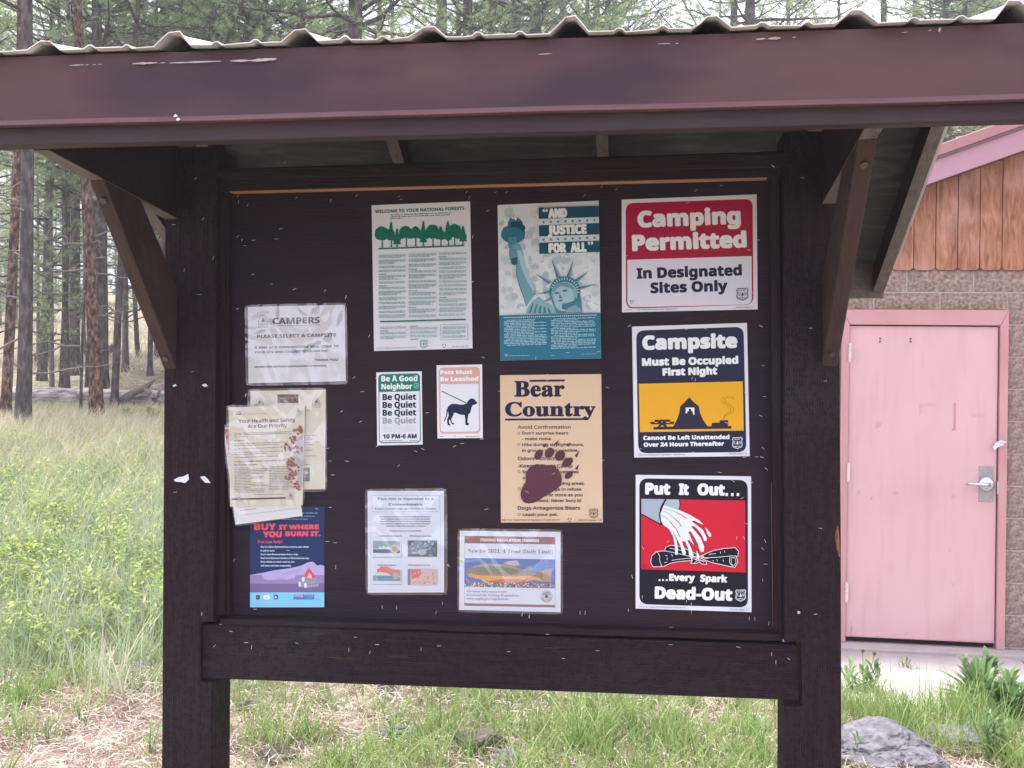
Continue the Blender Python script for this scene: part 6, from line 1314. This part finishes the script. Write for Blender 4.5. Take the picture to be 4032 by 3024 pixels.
def trunk_mesh(name, H, r0, lean, seed, mat, parent, fork=False, flare=1.35, sides=18, rings=26, top=.12):
    g = np.random.default_rng(seed); z = np.concatenate([[-.3], np.linspace(0, 1, rings - 1) ** 1.25 * H]); t = np.clip(z / H, 0, 1)
    cx_ = lean[0] * t + .012 * H * np.sin(t * 5 + seed) * t * (1 - t) * 1.5; cy_ = lean[1] * t
    r = r0 * ((1 - t) * (1 - top) + top) * (1 + (flare - 1) * np.exp(-np.maximum(z, 0) / (r0 * 2.2))); th = np.arange(sides) * 2 * math.pi / sides
    rr = r[:, None] * (1 + .05 * np.sin(th * 3 + seed)[None] + g.normal(0, .045, (rings, sides)))
    V = np.stack([cx_[:, None] + rr * np.cos(th), cy_[:, None] + rr * np.sin(th), np.repeat(z[:, None], sides, 1)], 2).reshape(-1, 3)
    i = np.arange(rings - 1)[:, None] * sides; j = np.arange(sides)[None]; j2 = (j + 1) % sides
    Fc = np.stack([i + j, i + j2, i + sides + j2, i + sides + j], -1).reshape(-1, 4)
    return npmesh(name, V, Fc, [mat], parent, smooth=True)
def dead_branches(parent, H0, H1, n, L, r0, seed, lean=(0, 0), H=15):
    g = np.random.default_rng(seed); z = g.uniform(H0, H1, n); az_ = g.uniform(0, 6.3, n); k = 6; q = np.linspace(0, 1, k); LL = L * g.uniform(.35, 1.1, n)
    P = np.zeros((n, k, 3)); P[:, :, 0] = lean[0] * (z / H)[:, None] + np.cos(az_)[:, None] * (r0 * .7 + LL[:, None] * q); P[:, :, 1] = lean[1] * (z / H)[:, None] + np.sin(az_)[:, None] * (r0 * .7 + LL[:, None] * q)
    P[:, :, 2] = z[:, None] + LL[:, None] * (g.uniform(-.35, .25, n)[:, None] * q + g.uniform(-.2, .35, n)[:, None] * q ** 2); P[:, 1:] += np.cumsum(g.normal(0, .05, (n, k - 1, 3)), 1) * LL[:, None, None]
    V1, F1 = tube_np(P, .008 + .009 * LL, np.full(n, .003), 4); m = n * 5; bi = np.repeat(np.arange(n), 5); ii_ = g.integers(1, k - 1, m); S = P[bi, ii_]
    T = np.zeros((m, 4, 3)); dd5 = g.normal(0, 1, (m, 3)); dd5[:, 2] *= .7; dd5 /= np.linalg.norm(dd5, axis=1)[:, None]; T[:] = S[:, None] + dd5[:, None] * (LL[bi] * g.uniform(.15, .45, m))[:, None, None] * np.linspace(0, 1, 4)[None, :, None]; T[:, 1:] += g.normal(0, .03, (m, 3, 3))
    V2, F2 = tube_np(T, np.full(m, .0045), np.full(m, .0025), 3)
    return npmesh("dead_branches", np.concatenate([V1, V2]), np.concatenate([F1, F2 + len(V1)]), [M['twig']], parent)

VAR = {'tall': (11, 16, 4.6, 2.7, 78, 7, 3, 26), 'high': (12, 19, 6.6, 3.0, 84, 7, 3, 26), 'open': (13, 15, 3.4, 2.5, 52, 6, 3, 24), 'mid': (14, 9, 1.3, 1.7, 60, 6, 3, 22), 'young': (15, 5, .45, 1.15, 44, 6, 3, 20), 'sparse': (16, 13, 2.6, 2.0, 30, 6, 2, 20)}
CROWN = {}
def crown_for(v, root, sc=1.0, rz=0.0):
    if v not in CROWN:
        s_, H, z0, L0, nb, ntw, ntf, nn = VAR[v]; V_, F_, mi_, r_ = crown_arrays(s_, H, z0, L0, nb, ntw, ntf, nn)
        o = npmesh("crown", V_, F_, [M['bark_grey'], M['needles']], root, rnd=r_, mi=mi_); CROWN[v] = o
    else: o = copyobj(CROWN[v], root)
    o.rotation_euler = (0, 0, rz); o.scale = (sc, sc, sc); return o
TRK = {}
def pine(p, v, sc, label, r0=None, lean=(0, 0), bark='bark_grey', own=False, dead=0, deadz=(1, 5), group=None, seed=0, crown=True, name="pine_tree", deadL=1.3):
    root = empty(name, (p[0], p[1], gzf(p[0], p[1])), label, "pine tree", group); H = VAR[v][1] * sc; rz = random.uniform(0, 6.28)
    if own: trunk_mesh("trunk", H, r0, lean, seed, M[bark], root)
    else:
        k = (v, bark)
        if k not in TRK: o = trunk_mesh("trunk", VAR[v][1], {'tall': .17, 'high': .20, 'open': .14, 'mid': .10, 'young': .055, 'sparse': .10}[v], (.15, .1), 3, M[bark], root, sides=10, rings=14); TRK[k] = o
        else: o = copyobj(TRK[k], root)
        fr = (r0 / {'tall': .17, 'high': .20, 'open': .14, 'mid': .10, 'young': .055, 'sparse': .10}[v]) if r0 else sc
        o.scale = (fr, fr, sc); o.rotation_euler = (0, 0, rz)
    if crown:
        c = crown_for(v, root, sc, rz)
        if own: c.location = (lean[0] * .55, lean[1] * .55, 0)
    if dead: dead_branches(root, deadz[0], deadz[1], dead, deadL, (r0 or .12), seed + 50, lean if own else (0, 0), H)
    return root
def gx_at(px, Y): return at(px, 1546, Y).x
def placed(px, py, wpx, toppx, v, sc, label, bark='bark_grey', seed=1, **k):
    """pine whose foot shows at (px,py), wpx wide; toppx = sideways drift of the stem 400 rows higher"""
    p = gat(px, py); r = wpx / F * p.y / 2; H = VAR[v][1] * sc; rise = 400 / F * p.y; lx = toppx / F * p.y / rise * H
    return pine((p.x, p.y), v, sc, label, r, (lx, 0), bark, True, seed=seed, **k)
placed(20, 1655, 44, 12, 'high', .95, "reddish pine trunk at the left edge, in front of a grey one", 'bark_red', 1, dead=10, deadz=(1, 5))
placed(90, 1690, 60, 4, 'high', 1.0, "thick dark grey pine trunk just right of the reddish one at the left edge", 'bark_grey', 2, dead=16, deadz=(.8, 5.5))
placed(383, 1660, 54, -18, 'high', .92, "straight reddish brown pine trunk midway between the left edge and the left post", 'bark_red', 3, dead=16, deadz=(1.6, 5.5))
placed(450, 1612, 32, 22, 'open', 1.0, "dark leaning pine trunk nearest the left post, right of the reddish one", 'bark_grey', 4, dead=12, deadz=(1.2, 5))
placed(318, 1640, 13, 8, 'sparse', .5, "very thin dark pine stem just left of the straight reddish trunk", 'bark_grey', 5, dead=6, deadz=(.6, 3), crown=False)
placed(265, 1572, 26, -14, 'open', .9, "slim dark pine leaning left, between the grey and reddish trunks", 'bark_grey', 6, dead=10, deadz=(1, 5))
placed(243, 1548, 26, 6, 'tall', .9, "slim grey pine standing close beside the one leaning left", 'bark_grey', 7, dead=8, deadz=(1, 5))
placed(165, 1500, 36, 12, 'tall', 1.0, "dark pine beyond the log, right of the thick grey trunk", 'bark_grey', 8, dead=10, deadz=(1, 5))
placed(292, 1478, 44, 4, 'high', 1.0, "dark pine beyond the log, left of the straight reddish trunk", 'bark_grey', 9, dead=10, deadz=(1, 5))
placed(415, 1530, 30, 0, 'tall', 1.0, "grey pine half hidden behind the straight reddish trunk", 'bark_grey', 10, dead=8, deadz=(1, 5))
placed(543, 1412, 20, -20, 'sparse', 1.0, "thin pale curved pine on the slope near the left post", 'bark_grey', 11, dead=14, deadz=(.8, 5), deadL=.9)
placed(590, 1480, 22, 4, 'open', .9, "slim pine right beside the left post, beyond the fallen log", 'bark_grey', 12, dead=6)
placed(345, 1560, 24, 4, 'tall', .8, "slim dark pine hard behind the straight reddish trunk, beyond the log", 'bark_grey', 13, dead=6)
# over the roof
def over(px, D, w, v, sc, label, bark='bark_grey', seed=1, **k):
    X_ = gx_at(px, D); pine((X_, D), v, sc, label, w / F * D / 2 * 1.25, (0, 0), bark, True, seed=seed, dead=k.get('dead', 10), deadz=(3.5, 9), deadL=1.8)
over(385, 19, 52, 'high', .85, "forked dark pine showing above the left third of the roof", seed=21, dead=16)
over(1408, 16, 70, 'tall', .95, "thick dark pine trunk above the roof, left of centre", seed=22)
over(1532, 34, 24, 'tall', 1.1, "slim forked pine above the roof right of the thick dark trunk", seed=23)
over(1922, 30, 38, 'high', 1.0, "straight pine trunk above the roof left of the widest pair", seed=24, dead=18)
over(2092, 26, 56, 'high', .95, "stout pine above the middle of the roof with long bare limbs", seed=25, dead=24)
over(2215, 34, 28, 'high', 1.1, "pine trunk above the roof right of the stout one with bare limbs", seed=26)
over(2320, 30, 20, 'tall', 1.05, "slim pine against open sky above the roof, right of centre", seed=27)
over(2960, 24, 56, 'tall', 1.05, "dark pine above the right half of the roof between two sky gaps", seed=28)
over(3296, 38, 30, 'open', 1.0, "bare pale trunk crossing the white sky above the right of the roof", seed=29)
over(3790, 27, 34, 'open', .95, "thin pine over the building's pink gable", seed=30)
over(4150, 24, 40, 'tall', .95, "pine behind the building at the right edge of the picture", seed=31)
over(900, 24, 30, 'tall', .95, "pine showing between roof ribs above the left half of the roof", seed=32)
over(640, 30, 30, 'high', .95, "pine above the roof right of the forked dark one", seed=33)
for i, (px_, D_, v_, sc_, lb_) in enumerate(((-60, 17.5, 'mid', .8, "bushy pine just outside the left edge reaching in with green needle clumps"), (205, 20.5, 'mid', .62, "small pine with pale green clumps between the grey and reddish trunks"),
        (150, 27, 'mid', .9, "pale green pine filling the gap beyond the thick grey trunk"), (490, 25, 'mid', .75, "pale green pine showing between the leaning trunk and the left post"), (330, 30, 'mid', 1.0, "pale green pine beyond the log, left of the reddish trunk"), (620, 31, 'mid', .9, "pale green pine just left of the left post, far behind the log"))):
    pine((gx_at(px_, D_), D_), v_, sc_, lb_, .05, bark='bark_hazed')
G1 = "pines in the wood behind the kiosk"
KIND = {'mid': "middle-sized bushy pine", 'young': "small young pine", 'open': "open-crowned tall pine", 'tall': "tall slender pine", 'high': "tall pine with a high crown", 'sparse': "thin sparse pine"}
gr = random.Random(5)
for i in range(52):                    # lower forest seen past the left post
    D = 24 + 95 * (i / 52) ** 1.1 + gr.uniform(-2, 3); px = gr.uniform(-330, 780); v = gr.choice(['mid', 'mid', 'young', 'young', 'open', 'sparse'] if D < 60 else ['mid', 'mid', 'open', 'tall'])
    pine((gx_at(px, D), D), v, gr.uniform(.8, 1.2) * (1.15 if D > 70 else 1), KIND[v] + (" far up the slope seen past the left post" if D > 60 else " in the wood seen past the left post"), {'tall': .12, 'high': .14, 'open': .10, 'mid': .075, 'young': .045, 'sparse': .075}[v], bark='bark_hazed', group=G1)
for i in range(40):                    # crowns over the roof and beyond the building
    D = gr.uniform(20, 55); px = gr.choice((gr.uniform(700, 1900), gr.uniform(600, 2650), gr.uniform(3500, 4300)))
    if D < 30 and px > 1900: D += 14
    v = gr.choice(['tall', 'high', 'open', 'tall']); pine((gx_at(px, D), D), v, gr.uniform(.85, 1.15), KIND[v] + (" behind the kiosk roof" if px < 3000 else " behind the block building"), None, group=G1)
for i in range(16):                    # crowns across the open sky right of centre
    D = gr.uniform(34, 60); px = gr.choice((gr.uniform(1850, 2560), gr.uniform(1850, 2560), gr.uniform(2740, 3120), gr.uniform(3450, 4000))); v = gr.choice(['tall', 'high', 'high'])
    pine((gx_at(px, D), D), v, gr.uniform(1.0, 1.2), KIND[v] + " against the pale sky right of the roof's middle", None, group=G1)
# fallen log with a broken limb
lp = gat(380, 1606); YL = lp.y
log = empty("fallen_log", (lp.x, YL, lp.z), "long pale fallen log lying across the slope behind the pine trunks", "log")
mb = MB(); pts = [at(x, y - 14, YL + dy) for x, y, dy in ((60, 1570, .4), (180, 1575, .2), (320, 1578, .1), (460, 1581, 0), (600, 1585, 0), (760, 1590, 0))]
def noisy_tube(mb, pts, rad, mat, n=12, k=4):
    P = []; Rr = []
    for a_, b_, ra, rb in zip(pts[:-1], pts[1:], rad[:-1], rad[1:]):
        for i in range(k): t = i / k; P.append(Vector(a_).lerp(Vector(b_), t) + Vector((0, random.uniform(-.01, .01), random.uniform(-.012, .012)))); Rr.append((ra + (rb - ra) * t) * random.uniform(.94, 1.06))
    P.append(Vector(pts[-1])); Rr.append(rad[-1]); mb.tube(P, Rr, mat, n)
noisy_tube(mb, pts, [.16, .165, .17, .17, .16, .15], M['log']); mb.build("stem", log, smooth=True)
def limb(pts, rad):
    mb = MB(); noisy_tube(mb, [at(x, y - 6, YL - .15 + dy) for x, y, dy in pts], rad, M['twig'], 8, 3); mb.build("broken_limb", log, smooth=True)
limb([(462, 1590, 0), (505, 1565, -.1), (540, 1545, -.2), (575, 1532, -.25), (592, 1515, -.3), (612, 1503, -.3)], [q * 1.5 for q in [.05, .05, .042, .038, .025, .008]])
limb([(570, 1533, -.25), (585, 1550, -.3), (600, 1572, -.3), (620, 1590, -.2), (638, 1600, -.1)], [q * 1.5 for q in [.035, .032, .035, .03, .025]])
limb([(600, 1572, -.3), (622, 1572, -.2), (628, 1545, -.2), (636, 1520, -.1)], [q * 1.5 for q in [.02, .022, .018, .006]]); limb([(690, 1590, 0), (700, 1550, 0), (680, 1520, 0)], [q * 1.5 for q in [.03, .02, .01]])
for i, (px_, py_, w) in enumerate(((505, 1668, .9), (600, 1662, .8))):
    forb(px_, py_, 'bush', .2, ("low dark green juniper beside the reddish trunk and fallen log", "low green juniper against the left post, below the broken limb")[i], n=260, name="juniper_shrub", cat="shrub", ll=.10, lw=.02)

# ================================================================== AIR
hz = MB(); hz.box(-252, 252, -122, 302, -4.5, 62, M['paper']); hz.mats.clear()
haze = hz.build("haze", kind="stuff")
hm = bpy.data.materials.new("thin_air_haze"); hm.use_nodes = True; hn = hm.node_tree.nodes; hn.remove(hn['Principled BSDF'])
pv = hn.new("ShaderNodeVolumePrincipled"); pv.inputs['Density'].default_value = 0.0028; pv.inputs['Color'].default_value = (0.93, 0.95, 1.0, 1); pv.inputs['Anisotropy'].default_value = 0.2
hm.node_tree.links.new(pv.outputs[0], hn['Material Output'].inputs['Volume']); haze.data.materials.append(hm)
